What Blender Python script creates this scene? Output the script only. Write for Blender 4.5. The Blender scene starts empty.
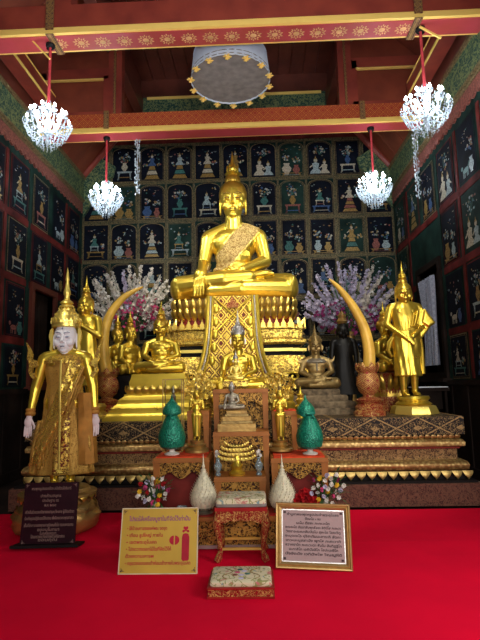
import bpy, bmesh, math, random
from math import sin, cos, pi, radians, sqrt
from mathutils import Vector, Matrix, noise

C = bpy.context.scene
COL = C.collection

# ------------------------------------------------------------ camera
EYE = Vector((.38, 0, 1.5))
YAW, PITCH, ROLL, FOC = radians(1.8), radians(7.5), radians(1.2), 480.0
_F = Vector((-sin(YAW)*cos(PITCH), cos(YAW)*cos(PITCH), sin(PITCH)))
_R0 = Vector((cos(YAW), sin(YAW), 0)); _U0 = _R0.cross(_F)
_R = _R0*cos(ROLL) - _U0*sin(ROLL); _U = _U0*cos(ROLL) + _R0*sin(ROLL)
cam_data = bpy.data.cameras.new('camera'); cam = bpy.data.objects.new('camera', cam_data); COL.objects.link(cam)
cam_data.sensor_fit = 'VERTICAL'; cam_data.sensor_height = 36; cam_data.lens = 36*FOC/640
cam_data.clip_start = .05; cam_data.clip_end = 100
m = Matrix((_R, _U, -_F)).transposed().to_4x4(); m.translation = EYE
cam.matrix_world = m
C.camera = cam

def at(px, py, Y):
    """the point of the place that photo pixel (px,py) shows at depth Y, and metres per pixel there"""
    d = _F + _R*(px-240)/FOC + _U*(320-py)/FOC
    t = (Y-EYE.y)/d.y
    return EYE + d*t, t/FOC
def floor_y(px, py, z=0.0):
    """depth at which the ray through a pixel meets the level z"""
    d = _F + _R*(px-240)/FOC + _U*(320-py)/FOC
    return EYE.y + d.y*(z-EYE.z)/d.z

# ------------------------------------------------------------ light
w = bpy.data.worlds.new('daylight'); C.world = w; w.use_nodes = True
bg = w.node_tree.nodes['Background']; bg.inputs[0].default_value = (.80, .88, 1, 1); bg.inputs[1].default_value = .28
def area(name, loc, target, sx, sy, power, color):
    l = bpy.data.lights.new(name, 'AREA'); l.shape = 'RECTANGLE'; l.size = sx; l.size_y = sy
    l.energy = power; l.color = color
    o = bpy.data.objects.new(name, l); COL.objects.link(o); o.location = loc
    o.rotation_euler = (Vector(target)-Vector(loc)).to_track_quat('-Z', 'Y').to_euler(); return o
def spotl(name, loc, target, power, color, deg, blend=.6, rad=.12):
    l = bpy.data.lights.new(name, 'SPOT'); l.energy = power; l.color = color; l.spot_size = radians(deg); l.spot_blend = blend; l.shadow_soft_size = rad
    o = bpy.data.objects.new(name, l); COL.objects.link(o); o.location = loc
    o.rotation_euler = (Vector(target)-Vector(loc)).to_track_quat('-Z', 'Y').to_euler(); return o
area('door_daylight', (1.2, -3.1, 2.9), (.5, 8, 1.8), 3.0, 2.2, 130, (1, .97, .92))
area('side_window_daylight', (3.45, 2.2, 2.2), (-.5, 4.6, .2), 1.2, 1.6, 55, (1, .95, .9))
spotl('altar_lamp_left', (-1.9, 5.4, 6.2), (0, 9, 3.3), 270, (1, .93, .76), 48)
spotl('altar_lamp_right', (1.9, 5.4, 6.2), (0, 9, 3.3), 330, (1, .93, .76), 48)
spotl('altar_lamp_low_left', (-2.2, 3.2, 5.6), (-1.3, 7.0, 1.7), 165, (1, .94, .8), 50)
spotl('altar_lamp_low_right', (2.2, 3.2, 5.6), (1.2, 6.8, 1.6), 270, (1, .94, .8), 50)
C.view_settings.view_transform = 'Standard'; C.view_settings.look = 'None'
C.view_settings.gamma = 1; C.view_settings.use_curve_mapping = False
spotl('rafter_fill', (.4, 2.2, 3.6), (0, 7.4, 7.4), 300, (.86, .92, 1), 95, .8, .3)  # added fill light out of view, no fixture there; brightens the roof timbers
spotl('parasol_fill', (.05, 7.12, 8.3), (.05, 7.12, 6.3), 950, (.72, .86, 1), 38, .5, .1)  # added light hidden above the canopy so its cloth reads as backlit
C.view_settings.exposure = 0.82

# ------------------------------------------------------------ materials
class NT:
    def __init__(s, name):
        s.mat = bpy.data.materials.new(name); s.mat.use_nodes = True
        s.t = s.mat.node_tree; s.b = s.t.nodes['Principled BSDF']; s._o = None
    def n(s, kind, **kw):
        x = s.t.nodes.new(kind)
        for k, v in kw.items(): setattr(x, k, v)
        return x
    def link(s, a, b): s.t.links.new(a, b)
    def m(s, op, a, b=None, c=None):
        x = s.n('ShaderNodeMath', operation=op)
        for i, v in enumerate((a, b, c)):
            if v is None: continue
            if isinstance(v, (int, float)): x.inputs[i].default_value = v
            else: s.link(v, x.inputs[i])
        return x.outputs[0]
    def xyz(s):
        if not s._o:
            tc = s.n('ShaderNodeNewGeometry'); sp = s.n('ShaderNodeSeparateXYZ'); s.link(tc.outputs['Position'], sp.inputs[0])
            s._o = (tc.outputs['Position'], sp.outputs[0], sp.outputs[1], sp.outputs[2])
        return s._o
    def noise(s, scale, detail=3, rough=.5, dist=0):
        x = s.n('ShaderNodeTexNoise'); x.inputs['Scale'].default_value = scale; x.inputs['Detail'].default_value = detail
        x.inputs['Roughness'].default_value = rough; x.inputs['Distortion'].default_value = dist
        s.link(s.xyz()[0], x.inputs['Vector']); return x.outputs[0]
    def vor(s, scale, feature='F1', out=0):
        x = s.n('ShaderNodeTexVoronoi', feature=feature); x.inputs['Scale'].default_value = scale
        s.link(s.xyz()[0], x.inputs['Vector']); return x.outputs[out]
    def mix(s, fac, a, b):
        x = s.n('ShaderNodeMix', data_type='RGBA')
        if isinstance(fac, (int, float)): x.inputs[0].default_value = fac
        else: s.link(fac, x.inputs[0])
        for i, v in ((6, a), (7, b)):
            if isinstance(v, tuple): x.inputs[i].default_value = (*v[:3], 1)
            else: s.link(v, x.inputs[i])
        return x.outputs[2]
    def step(s, v, lo, hi):
        x = s.n('ShaderNodeMapRange'); s.link(v, x.inputs[0]); x.inputs[1].default_value = lo; x.inputs[2].default_value = hi
        return x.outputs[0]
    def bump(s, h, strength, dist=.01):
        x = s.n('ShaderNodeBump'); x.inputs['Strength'].default_value = strength; x.inputs['Distance'].default_value = dist
        s.link(h, x.inputs['Height']); s.link(x.outputs[0], s.b.inputs['Normal'])
    def color(s, c):
        if isinstance(c, tuple): s.b.inputs['Base Color'].default_value = (*c[:3], 1)
        else: s.link(c, s.b.inputs['Base Color'])
    def set(s, metal=0, rough=.5, **kw):
        for k, v in (('Metallic', metal), ('Roughness', rough)):
            if isinstance(v, (int, float)): s.b.inputs[k].default_value = v
            else: s.link(v, s.b.inputs[k])
        for k, v in kw.items(): s.b.inputs[k.replace('_', ' ')].default_value = v
        return s.mat

def plain(name, c, rough=.6, metal=0, var=.12, sc=9, bump=0, **kw):
    t = NT(name); d = tuple(x*(1-var*2.2) for x in c); e = tuple(min(1, x*(1+var)) for x in c)
    nz = t.noise(sc); t.color(t.mix(t.step(nz, .3, .7), d, e))
    if bump: t.bump(t.noise(sc*6), bump)
    kw.setdefault('Specular_IOR_Level', .22)
    return t.set(metal, rough, **kw)
def gold(name, c=(.80, .58, .07), rough=.29, worn=(.52, .29, .04), amt=.25, sc=6, metal=.85, bump=.0, bsc=30):
    t = NT(name); nz = t.noise(sc, 5, .6)
    t.color(t.mix(t.step(nz, .45, .45+.5/(amt*2+.2)), c, worn))
    if bump: t.bump(t.noise(bsc, 3), bump)
    return t.set(metal, t.m('ADD', t.m('MULTIPLY', nz, .2), rough-.08))
def carved(name, hi, lo, scale=14, w=.035, metal=.6, rough=.4, bump=.6, dist=1.2, off=.5):
    """raised scrollwork over a darker ground"""
    t = NT(name); nz = t.noise(scale, 1.5, .45, dist)
    a = t.m('ABSOLUTE', t.m('SUBTRACT', nz, off)); b = t.m('ABSOLUTE', t.m('SUBTRACT', t.noise(scale*1.7, 1, .4, dist*1.3), .47))
    k = t.m('SUBTRACT', 1, t.step(t.m('MINIMUM', a, b), w, w*1.7))
    t.color(t.mix(k, lo, hi)); t.bump(k, bump, .01)
    return t.set(t.m('MULTIPLY', k, metal), rough, Specular_IOR_Level=.2)
def diamond(name, hi, lo, px, pz, w=.07, metal=.6, rough=.4, axis=1, dot=.16, fill=None, ox=0, oz=0, scroll=0):
    t = NT(name); o = t.xyz()
    def fr(v, p, q): return t.m('ABSOLUTE', t.m('SUBTRACT', t.m('FRACT', t.m('ADD', t.m('DIVIDE', v, p), q+100)), .5))
    d = t.m('ADD', fr(o[axis], px, ox), fr(o[3], pz, oz))
    line = t.m('LESS_THAN', t.m('ABSOLUTE', t.m('SUBTRACT', d, .5)), w)
    l2 = t.m('LESS_THAN', t.m('ABSOLUTE', t.m('SUBTRACT', d, .26)), w*.55)
    l3 = t.m('LESS_THAN', t.m('ABSOLUTE', t.m('SUBTRACT', d, .74)), w*.55)
    if scroll:
        sc_ = t.m('LESS_THAN', t.m('ABSOLUTE', t.m('SUBTRACT', t.noise(scroll, 1.5, .45, 1.3), .5)), .035); l2 = t.m('MULTIPLY', sc_, t.m('GREATER_THAN', t.m('ABSOLUTE', t.m('SUBTRACT', d, .5)), w*2)); l3 = 0.0
    k = t.m('MAXIMUM', t.m('MAXIMUM', line, t.m('LESS_THAN', d, dot)), t.m('MAXIMUM', l2, l3))
    br = t.m('MULTIPLY', k, t.step(t.noise(60, 2), .28, .5))
    t.color(t.mix(br, lo, hi)); t.bump(br, .4, .006)
    return t.set(t.m('MULTIPLY', br, metal), rough, Specular_IOR_Level=.2)

M = {}
M['gold'] = gold('polished_gold', amt=.12)
M['gold_big'] = gold('great_statue_gold', (.84, .61, .08), .30, (.60, .38, .05), .12, 1.8)
M['gold_pale'] = gold('pale_gold_leaf', (.90, .70, .16), .34, (.55, .33, .08), .2, 5, .75, .15)
M['gold_old'] = gold('aged_gold', (.48, .30, .09), .42, (.16, .09, .04), .5, 9, .7, .3)
M['gold_hair'] = None
t = NT('curled_gold_hair'); v = t.vor(34); t.color(t.mix(t.step(v, .0, .09), (.84, .61, .10), (.62, .38, .05))); t.bump(v, -.6, .012); M['gold_hair'] = t.set(.8, .35)
M['gold_fili'] = carved('gold_filigree', (.86, .60, .11), (.30, .16, .03), 17, .035, .9, .33, .8)
M['gold_relief'] = carved('gold_relief_on_red', (.86, .60, .12), (.16, .03, .012), 16, .035, .9, .35, .7)
M['gold_dense'] = diamond('gold_woven_diamonds', (.86, .62, .14), (.33, .16, .04), .09, .09, .09, .75, .34, dot=.15)
M['apron'] = diamond('jewelled_diamonds', (.88, .62, .10), (.12, .02, .012), .19, .24, .085, .9, .33, dot=.2)
M['sash'] = carved('embroidered_gold_sash', (.26, .15, .04), (.62, .46, .17), 16, .03, .3, .55, -.9)
M['silver'] = gold('tarnished_silver', (.55, .53, .50), .35, (.25, .22, .19), .3, 12, .8)
M['pewter'] = gold('pewter_bronze', (.36, .32, .24), .4, (.16, .12, .07), .4, 20, .7)
M['bronze'] = gold('dark_gold_bronze', (.36, .25, .09), .42, (.14, .09, .04), .45, 14, .7, .3, 60)
M['black_bronze'] = plain('black_bronze', (.006, .005, .004), .45, 0, .3, 8, 0, Specular_IOR_Level=.25)
M['black'] = plain('black_lacquer', (.010, .008, .008), .55, Specular_IOR_Level=.12)
M['stone'] = plain('grey_brown_stucco', (.20, .145, .085), .7, .15, .3, 14, .5)
M['robe'] = carved('embroidered_ochre_robe', (.48, .27, .055), (.20, .085, .014), 48, .07, .38, .45, .6)
M['robe_plain'] = plain('ochre_brown_cloth', (.42, .19, .035), .6, .2, .15, 8)
M['white_face'] = plain('white_painted_face', (.80, .80, .84), .45, 0, .03)
M['hand'] = plain('pale_pink_paint', (.72, .60, .60), .5, 0, .04)
M['eye'] = plain('grey_blue_paint', (.16, .18, .28), .5)
M['dark_line'] = plain('dark_brown_line', (.10, .05, .02), .5)
M['tusk'] = plain('yellowed_ivory', (.90, .54, .09), .32, .05, .16, 3, .04)
M['wood'] = gold('orange_brown_carved_wood', (.38, .13, .02), .5, (.22, .065, .012), .3, 8, .15)
M['wood_carved'] = carved('gilded_wood_carving', (.52, .27, .06), (.035, .010, .006), 19, .04, .5, .42, .9)
M['wood_dark'] = plain('dark_wainscot_wood', (.020, .012, .009), .75, 0, .3, 2, Specular_IOR_Level=.12)
M['red_lacquer'] = plain('red_lacquer', (.36, .018, .016), .35, 0, .15, 6)
M['red_gold'] = carved('red_gilded_carving', (.70, .44, .14), (.28, .008, .010), 22, .022, .6, .4, .7)
M['red_cloth'] = plain('orange_red_cloth', (.75, .07, .02), .8, 0, .2, 12)
M['holder'] = diamond('gold_red_scales', (.62, .40, .12), (.28, .035, .025), .13, .10, .09, .5, .4, dot=.12)
def beam_mat(name, a, b):
    t = NT(name); nz = t.noise(2.5, 4); t.color(t.mix(t.step(nz, .35, .65), a, b)); return t.set(0, .42)
M['beam'] = beam_mat('dark_red_beam_paint', (.20, .030, .020), (.30, .05, .028))
M['beam_red'] = beam_mat('rose_red_paint', (.46, .050, .065), (.38, .045, .035))
M['beam_orange'] = diamond('gold_diamonds_on_orange_red', (.60, .22, .05), (.36, .045, .022), .16, .16, .05, .3, .45, dot=.1)
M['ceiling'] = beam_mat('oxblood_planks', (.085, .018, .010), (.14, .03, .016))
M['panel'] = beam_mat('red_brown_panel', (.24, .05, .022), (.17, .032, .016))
M['rosette'] = plain('rose_gold_rosette', (.72, .40, .17), .5)
M['trim_gold'] = gold('gilt_trim', (.98, .66, .16), .45, (.8, .5, .1), .2, 4, .1)
M['green_carved'] = carved('green_gilded_vines', (.20, .24, .10), (.020, .065, .05), 7, .03, .2, .5, .3)
M['strap'] = diamond('brown_gold_strap', (.35, .2, .06), (.10, .04, .03), .08, .08, .1, .3, .5)
t = NT('red_carpet'); nz = t.noise(180, 3); n2 = t.noise(1.6, 4)
t.color(t.mix(t.step(t.m('ADD', t.m('MULTIPLY', nz, .4), t.m('MULTIPLY', n2, .6)), .3, .7), (.62, .002, .026), (.84, .002, .034)))
t.bump(nz, .35, .004); M['carpet'] = t.set(0, .95, Specular_IOR_Level=.08)
t = NT('backlit_white_cloth'); t.color((.82, .87, .95)); tr = t.n('ShaderNodeBsdfTranslucent'); tr.inputs[0].default_value = (.82, .88, .97, 1); mx = t.n('ShaderNodeMixShader'); mx.inputs[0].default_value = .5
t.link(t.b.outputs[0], mx.inputs[1]); t.link(tr.outputs[0], mx.inputs[2]); t.link(mx.outputs[0], t.t.nodes['Material Output'].inputs[0]); M['cloth_thin'] = t.set(0, .9)
M['plinth_top'] = diamond('plinth_gold_diamonds', (.34, .22, .09), (.012, .009, .008), .52, .26, .04, .45, .5, dot=.12, scroll=26)
M['plinth_base'] = carved('plinth_brown_floral', (.15, .07, .045), (.050, .018, .014), 20, .045, .3, .5, .4)
M['plinth_band'] = carved('plinth_dark_gold_band', (.36, .22, .09), (.035, .012, .010), 24, .04, .4, .45, .4)
t = NT('gold_roll_moulding'); v = t.vor(26); k = t.step(v, .25, .6); t.color(t.mix(k, (.62, .44, .16), (.32, .18, .06))); t.bump(v, -.4, .01); M['roll'] = t.set(.65, .42)
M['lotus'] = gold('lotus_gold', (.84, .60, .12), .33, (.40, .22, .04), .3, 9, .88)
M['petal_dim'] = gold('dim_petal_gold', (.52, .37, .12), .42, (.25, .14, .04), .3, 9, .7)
M['red_gap'] = plain('dark_red_recess', (.20, .02, .015), .5, 0, .1)
M['green'] = None
t = NT('green_foil_mosaic'); v = t.vor(70); t.color(t.mix(t.step(t.vor(70, 'F1', 0), .2, .7), (.015, .34, .20), (.004, .14, .09))); t.bump(v, .6, .008); M['green'] = t.set(.35, .32)
M['green_cloth'] = plain('green_ribbon', (.01, .26, .18), .5, .1, .2, 20)
M['rice'] = plain('cream_petals', (.76, .70, .50), .6, 0, .12, 30)
M['brocade'] = None
t = NT('cream_brocade'); a = t.noise(16, 2, .5, .8); b = t.noise(9, 2, .5, 1.2)
c1 = t.mix(t.m('LESS_THAN', t.m('ABSOLUTE', t.m('SUBTRACT', a, .5)), .03), (.70, .63, .42), (.30, .29, .10))
c2 = t.mix(t.step(b, .60, .64), c1, (.55, .20, .17)); c3 = t.mix(t.step(b, .36, .33), c2, (.20, .30, .30)); t.color(c3); M['brocade'] = t.set(0, .8)
M['sign_yellow'] = plain('mustard_board', (.56, .38, .05), .5, 0, .08, 3)
M['sign_edge'] = plain('pale_edge', (.75, .66, .45), .6)
M['sign_red'] = plain('crimson_print', (.45, .01, .03), .5)
M['sign_purple'] = plain('purple_print', (.30, .05, .22), .5)
M['sign_maroon'] = plain('dark_maroon_board', (.022, .004, .008), .35)
M['ink'] = plain('dark_ink', (.06, .03, .035), .5)
M['print_grey'] = plain('dim_silver_print', (.22, .13, .11), .5)
M['plaque'] = plain('mauve_paper', (.40, .29, .28), .5, 0, .05)
M['frame_gold'] = gold('antique_gold_frame', (.50, .33, .12), .38, (.24, .14, .05), .3, 20, .7)
M['cord'] = plain('rose_cord_sleeve', (.60, .06, .07), .7)
M['iron'] = plain('black_iron', (.02, .02, .02), .5, .5)
M['white_cloth'] = plain('white_cotton', (.80, .84, .92), .85, 0, .03)
M['grey_trim'] = plain('grey_brown_ribbon', (.25, .22, .20), .7)
M['curtain'] = diamond('white_patterned_curtain', (.50, .54, .64), (.30, .33, .42), .09, .11, .08, 0, .8, axis=2, dot=.1)
M['stem'] = plain('leaf_green', (.05, .13, .04), .6, 0, .25)
M['petal_white'] = plain('cream_white_petal', (.80, .74, .66), .6, 0, .1, 20)
M['petal_lilac'] = plain('lilac_petal', (.60, .54, .70), .6, 0, .15, 20)
M['petal_pink'] = plain('deep_pink_petal', (.62, .07, .20), .6, 0, .25, 20)
M['petal_magenta'] = plain('magenta_petal', (.34, .04, .18), .6, 0, .25, 20)
M['petal_red'] = plain('red_petal', (.50, .01, .015), .6, 0, .2, 20)
M['petal_yellow'] = plain('yellow_petal', (.80, .50, .03), .6, 0, .1, 20)
t = NT('clear_glass'); M['glass'] = t.set(0, .03, Transmission_Weight=1, IOR=1.3); t.color((.93, .97, 1))
t = NT('blue_glass'); M['glass_blue'] = t.set(0, .08, Transmission_Weight=.75, IOR=1.4); t.color((.55, .68, .72))
t = NT('cut_crystal'); M['crystal'] = t.set(0, .06, Transmission_Weight=.55, IOR=1.5); t.color((.86, .95, 1))
t = NT('lit_bulb'); t.color((1, 1, 1)); t.b.inputs['Emission Color'].default_value = (.80, .93, 1, 1); t.b.inputs['Emission Strength'].default_value = 22; M['bulb'] = t.set(0, .4)
# wall inlay colours
M['w_green'] = plain('dark_green_lacquer', (.012, .034, .026), .7, 0, .3, 3, Specular_IOR_Level=.12)
M['w_navy'] = plain('blue_black_lacquer', (.004, .006, .013), .7, 0, .3, 3, Specular_IOR_Level=.12)
M['w_red'] = plain('dull_red_lacquer', (.13, .018, .015), .7, 0, .3, 3, Specular_IOR_Level=.12)
M['w_trellis'] = carved('dim_gold_trellis', (.17, .13, .06), (.022, .036, .024), 18, .04, .3, .45, .3)
M['w_border'] = plain('dim_gold_line', (.23, .17, .08), .45, .3, .3, 30)
M['w_cream'] = plain('cream_inlay', (.50, .44, .32), .4, 0, .3, 40)
M['w_pearl'] = plain('grey_pearl_inlay', (.34, .42, .42), .3, 0, .3, 40)
M['w_gold'] = plain('ochre_inlay', (.34, .21, .06), .4, .3, .3, 40)
M['w_teal'] = plain('teal_inlay', (.05, .16, .14), .35, 0, .3, 40)
M['w_rose'] = plain('rose_inlay', (.27, .09, .07), .4, 0, .3, 40)
M['w_blue'] = plain('blue_inlay', (.05, .10, .22), .35, 0, .3, 40)

# ------------------------------------------------------------ mesh builder
class MB:
    def __init__(s): s.v = []; s.f = []; s.m = []; s.X = Matrix()
    def add(s, vs, fs, mi=0):
        b = len(s.v); s.v += [tuple(s.X @ Vector(p)) for p in vs]
        s.f += [tuple(b+i for i in f) for f in fs]; s.m += [mi]*len(fs)
    def box(s, x0, x1, y0, y1, z0, z1, mi=0):
        s.add([(x, y, z) for z in (z0, z1) for y in (y0, y1) for x in (x0, x1)],
              [(0, 2, 3, 1), (4, 5, 7, 6), (0, 1, 5, 4), (2, 6, 7, 3), (0, 4, 6, 2), (1, 3, 7, 5)], mi)
    def loft(s, rings, mi=0, caps=True, closed=True):
        n = len(rings[0]); vs = [p for r in rings for p in r]; fs = []
        for i in range(len(rings)-1):
            for j in range(n if closed else n-1):
                k = (j+1) % n; fs.append((i*n+j, i*n+k, (i+1)*n+k, (i+1)*n+j))
        if caps: fs += [tuple(range(n))[::-1], tuple((len(rings)-1)*n+j for j in range(n))]
        s.add(vs, fs, mi)
    def lathe(s, prof, n=24, c=(0, 0, 0), sx=1, sy=1, mi=0, ph=0):
        s.loft([[(c[0]+sx*max(r, 1e-4)*cos(2*pi*j/n+ph), c[1]+sy*max(r, 1e-4)*sin(2*pi*j/n+ph), c[2]+z) for j in range(n)] for r, z in prof], mi)
    def plan(s, prof, out, mi=0):
        """prof [(hx, hy, z)], out = closed plan outline in -1..1"""
        s.loft([[(x*hx, y*hy, z) for x, y in out] for hx, hy, z in prof], mi)
    def tube(s, pts, rad, n=10, mi=0, flat=1.0):
        pts = [Vector(p) for p in pts]; N = len(pts)
        if isinstance(rad, (int, float)): rad = [rad]*N
        rings = []; u = None
        for i, p in enumerate(pts):
            d = (pts[min(i+1, N-1)]-pts[max(i-1, 0)]).normalized()
            if u is None: u = d.orthogonal().normalized()
            u = (u-d*u.dot(d)).normalized(); v = d.cross(u)
            rings.append([tuple(p+(u*cos(2*pi*j/n)+v*sin(2*pi*j/n)*flat)*rad[i]) for j in range(n)])
        s.loft(rings, mi)
    def ell(s, c, r, nu=16, nv=10, mi=0, rot=None):
        R = rot or Matrix.Identity(3); c = Vector(c)
        rings = [[tuple(c+R@Vector((r[0]*cos(2*pi*j/nu)*sin(a), r[1]*sin(2*pi*j/nu)*sin(a), -r[2]*cos(a)))) for j in range(nu)]
                 for a in [max(.02, min(pi-.02, pi*i/nv)) for i in range(nv+1)]]
        s.loft(rings, mi)
    def caps(s, a, b, ra, rb, n=14, mi=0):
        a, b = Vector(a), Vector(b); s.tube([a, b], [ra, rb], n, mi)
        s.ell(a, (ra,)*3, n, 8, mi); s.ell(b, (rb,)*3, n, 8, mi)
    def limb(s, pts, rad, n=14, mi=0):
        for i in range(len(pts)-1): s.caps(pts[i], pts[i+1], rad[i], rad[i+1], n, mi)
    def prism(s, pts, y0, y1, mi=0):
        s.loft([[(x, y, z) for x, z in pts] for y in (y0, y1)], mi)
    def poly(s, pts, mi=0): s.add(pts, [tuple(range(len(pts)))], mi)
    def mesh(s, name, mats, smooth=True, ang=35):
        me = bpy.data.meshes.new(name); me.from_pydata(s.v, [], s.f)
        for x in mats: me.materials.append(x)
        me.polygons.foreach_set('material_index', s.m)
        bm = bmesh.new(); bm.from_mesh(me); bmesh.ops.recalc_face_normals(bm, faces=bm.faces); bm.to_mesh(me); bm.free()
        if smooth:
            me.polygons.foreach_set('use_smooth', [True]*len(s.f)); me.set_sharp_from_angle(angle=radians(ang))
        me.update(); return me
    def build(s, name, mats, parent=None, loc=(0, 0, 0), rotz=0, smooth=True, ang=35):
        if not isinstance(mats, (list, tuple)): mats = [mats]
        return link(name, s.mesh(name, [M[x] for x in mats], smooth, ang), parent, loc, rotz)

def link(name, me, parent=None, loc=(0, 0, 0), rotz=0, scale=1):
    o = bpy.data.objects.new(name, me); COL.objects.link(o); o.location = loc; o.rotation_euler = (0, 0, rotz); o.scale = (scale,)*3
    if parent: o.parent = parent
    return o
def tag(o, label, cat, group=None, kind=None):
    if label: o['label'] = label
    if cat: o['category'] = cat
    if group: o['group'] = group
    if kind: o['kind'] = kind
    return o
def thing(name, label, cat, loc=(0, 0, 0), rotz=0, group=None, scale=1):
    return tag(link(name, None, None, loc, rotz, scale), label, cat, group)
def copy_tree(o, parent=None):
    c = o.copy(); COL.objects.link(c)
    if parent: c.parent = parent
    for ch in KIDS(o): copy_tree(ch, c)
    return c
def KIDS(o): return [x for x in bpy.data.objects if x.parent == o and x.name in COL.objects]
def again(o, loc, label, rotz=None, scale=None):
    c = copy_tree(o); c.location = loc; c['label'] = label
    if rotz is not None: c.rotation_euler = (0, 0, rotz)
    if scale is not None: c.scale = (scale,)*3
    return c
def struct(name, mb, mats, smooth=False, **kw):
    o = mb.build(name, mats, smooth=smooth, **kw); o['kind'] = 'structure'; return o

def fuse(mb, name, mat, voxel, it=4, parent=None):
    """one continuous skin over overlapping shapes"""
    me = mb.mesh(name, [M[mat]]); o = bpy.data.objects.new(name, me); COL.objects.link(o)
    r = o.modifiers.new('r', 'REMESH'); r.mode = 'VOXEL'; r.voxel_size = voxel; r.use_smooth_shade = True
    if it: q = o.modifiers.new('s', 'SMOOTH'); q.factor = .5; q.iterations = it
    dg = bpy.context.evaluated_depsgraph_get(); dg.update()
    out = bpy.data.meshes.new_from_object(o.evaluated_get(dg)); out.name = name
    bpy.data.objects.remove(o); bpy.data.meshes.remove(me)
    if not len(out.materials): out.materials.append(M[mat])
    for p in out.polygons: p.use_smooth = True; p.material_index = 0
    return out
def shell(src, name, mat, pred, off):
    """cloth lying on the body: the faces pred picks, raised by off"""
    nv = [v.normal.copy() for v in src.vertices]; co = [v.co.copy() for v in src.vertices]
    fs = [tuple(p.vertices) for p in src.polygons if pred(p.center, p.normal)]
    used = sorted({i for f in fs for i in f}); ix = {v: i for i, v in enumerate(used)}; n = len(used)
    vs = [co[i]+nv[i]*off for i in used]+[co[i]-nv[i]*off*.4 for i in used]
    out = [tuple(ix[i] for i in f) for f in fs]; ec = {}
    for f in out:
        for a, b in zip(f, f[1:]+f[:1]): ec[(a, b)] = 1
    for a, b in list(ec):
        if (b, a) not in ec: out.append((b, a, a+n, b+n))
    me = bpy.data.meshes.new(name); me.from_pydata(vs, [], out); me.materials.append(M[mat])
    for p in me.polygons: p.use_smooth = True
    me.update(); return me
def rect_out(n=6, r=.12):
    """rounded rectangle outline"""
    o = []
    for cx, cy, a0 in ((1-r, 1-r, 0), (-1+r, 1-r, 90), (-1+r, -1+r, 180), (1-r, -1+r, 270)):
        for i in range(n+1):
            a = radians(a0+90*i/n); o.append((cx+r*cos(a), cy+r*sin(a)))
    return o
def redent(k=.16):
    """the stepped-in corners of a temple pedestal"""
    q = [(1, 1-2*k), (1-k, 1-2*k), (1-k, 1-k), (1-2*k, 1-k), (1-2*k, 1)]
    return q+[(-x, y) for x, y in q[::-1]]+[(-x, -y) for x, y in q]+[(x, -y) for x, y in q[::-1]]
RECT = [(1, 1), (-1, 1), (-1, -1), (1, -1)]
def octa(k=.41): return [(1, k), (k, 1), (-k, 1), (-1, k), (-1, -k), (-k, -1), (k, -1), (1, -k)]
def circ(n=32): return [(cos(2*pi*i/n), sin(2*pi*i/n)) for i in range(n)]
def along(out, hx, hy, n):
    """n points round an outline with their outward normals"""
    P = [Vector((x*hx, y*hy)) for x, y in out]; L = [(P[(i+1) % len(P)]-P[i]).length for i in range(len(P))]; T = sum(L); res = []
    for k in range(n):
        s = T*(k+.5)/n; i = 0
        while s > L[i]: s -= L[i]; i += 1
        d = (P[(i+1) % len(P)]-P[i]).normalized(); res.append((P[i]+d*s, Vector((d.y, -d.x))))
    return res
def petals(mb, out, hx, hy, z, h, n, bulge=.35, up=1, mi=0, wide=1.05, pad=0):
    """a ring of lotus petals"""
    per = along(out, hx, hy, n); w = wide*(per[0][0]-per[1][0]).length/2
    for p, nn in per:
        t_ = Vector((-nn.y, nn.x)); rings = []
        for i in range(6):
            a = i/5; ww = (w*(sin(pi*(.18+.80*a))**.8) if i < 5 else w*.06) if up > 0 else w*max(.05, 1-a**1.5)
            b = bulge*h*sin(pi*(a*.75))+pad; q = []
            for dx, dy in ((-1, 0), (-.55, .35), (0, .55), (.55, .35), (1, 0), (0, -.35)):
                xy = p+t_*(dx*ww)+nn*(b+dy*h*.16); q.append((xy.x, xy.y, z+up*h*a))
            rings.append(q)
        mb.loft(rings, mi)
def merlons(mb, out, hx, hy, z, h, n, mi=0):
    per = along(out, hx, hy, n); w = (per[0][0]-per[1][0]).length*.46
    sh = [(-1, 0), (1, 0), (.95, .45), (.55, .5), (.4, .68), (.22, .72), (0, 1), (-.22, .72), (-.4, .68), (-.55, .5), (-.95, .45)]
    for p, nn in per:
        t_ = Vector((-nn.y, nn.x)); rings = []
        for b in (-.07*h, .07*h): rings.append([(p.x+t_.x*x*w+nn.x*b, p.y+t_.y*x*w+nn.y*b, z+zz*h) for x, zz in sh])
        mb.loft(rings, mi)
# ------------------------------------------------------------ the hall
XW, YB, YF = 3.70, 11.0, -3.2
RNG = random.Random(7)

mb = MB(); mb.box(-XW-.3, XW+.3, YF, YB+.3, -.12, -.012); struct('floor', mb, 'wood_dark')
mb = MB()
nx, ny = 30, 60; x0, x1, y0, y1 = -3.45, 3.45, floor_y(240, 557, .012)+.006, 10.8
def crease(x, y):
    z = .002*noise.noise(Vector((x*.7, y*.7, 3)))
    for yc, h, wv in ((4.18, .002, .03), (4.75, .003, .05)):
        z += h*math.exp(-((y-yc-.02*sin(x*1.3))/wv)**2)
    return z+.004
ys = [y0+(5.9-y0)*i/150 for i in range(151)]
mb.loft([[(x0+(x1-x0)*i/nx, y, crease(x0+(x1-x0)*i/nx, y)) for i in range(nx+1)] for y in ys], 0, caps=False, closed=False)
carpet = tag(mb.build('carpet', 'carpet'), 'bright red carpet laid up to the foot of the altar plinth', 'carpet')
ys2 = floor_y(240, 557, .012); mb = MB(); nn_ = 40
top = [[(x0+(x1-x0)*i/nn_, y, .011+.0015*noise.noise(Vector((x0+(x1-x0)*i/nn_, y, 1)))) for i in range(nn_+1)] for y in [1.25+(ys2+.004-1.25)*j/20 for j in range(21)]]
top = [[(x, y+(.012*sin(x*2.1) if j == 20 else 0), z) for x, y, z in r_] for j, r_ in enumerate(top)]
edge = [[(x, y+.004, .003) for x, y, z in top[-1]]]
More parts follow.
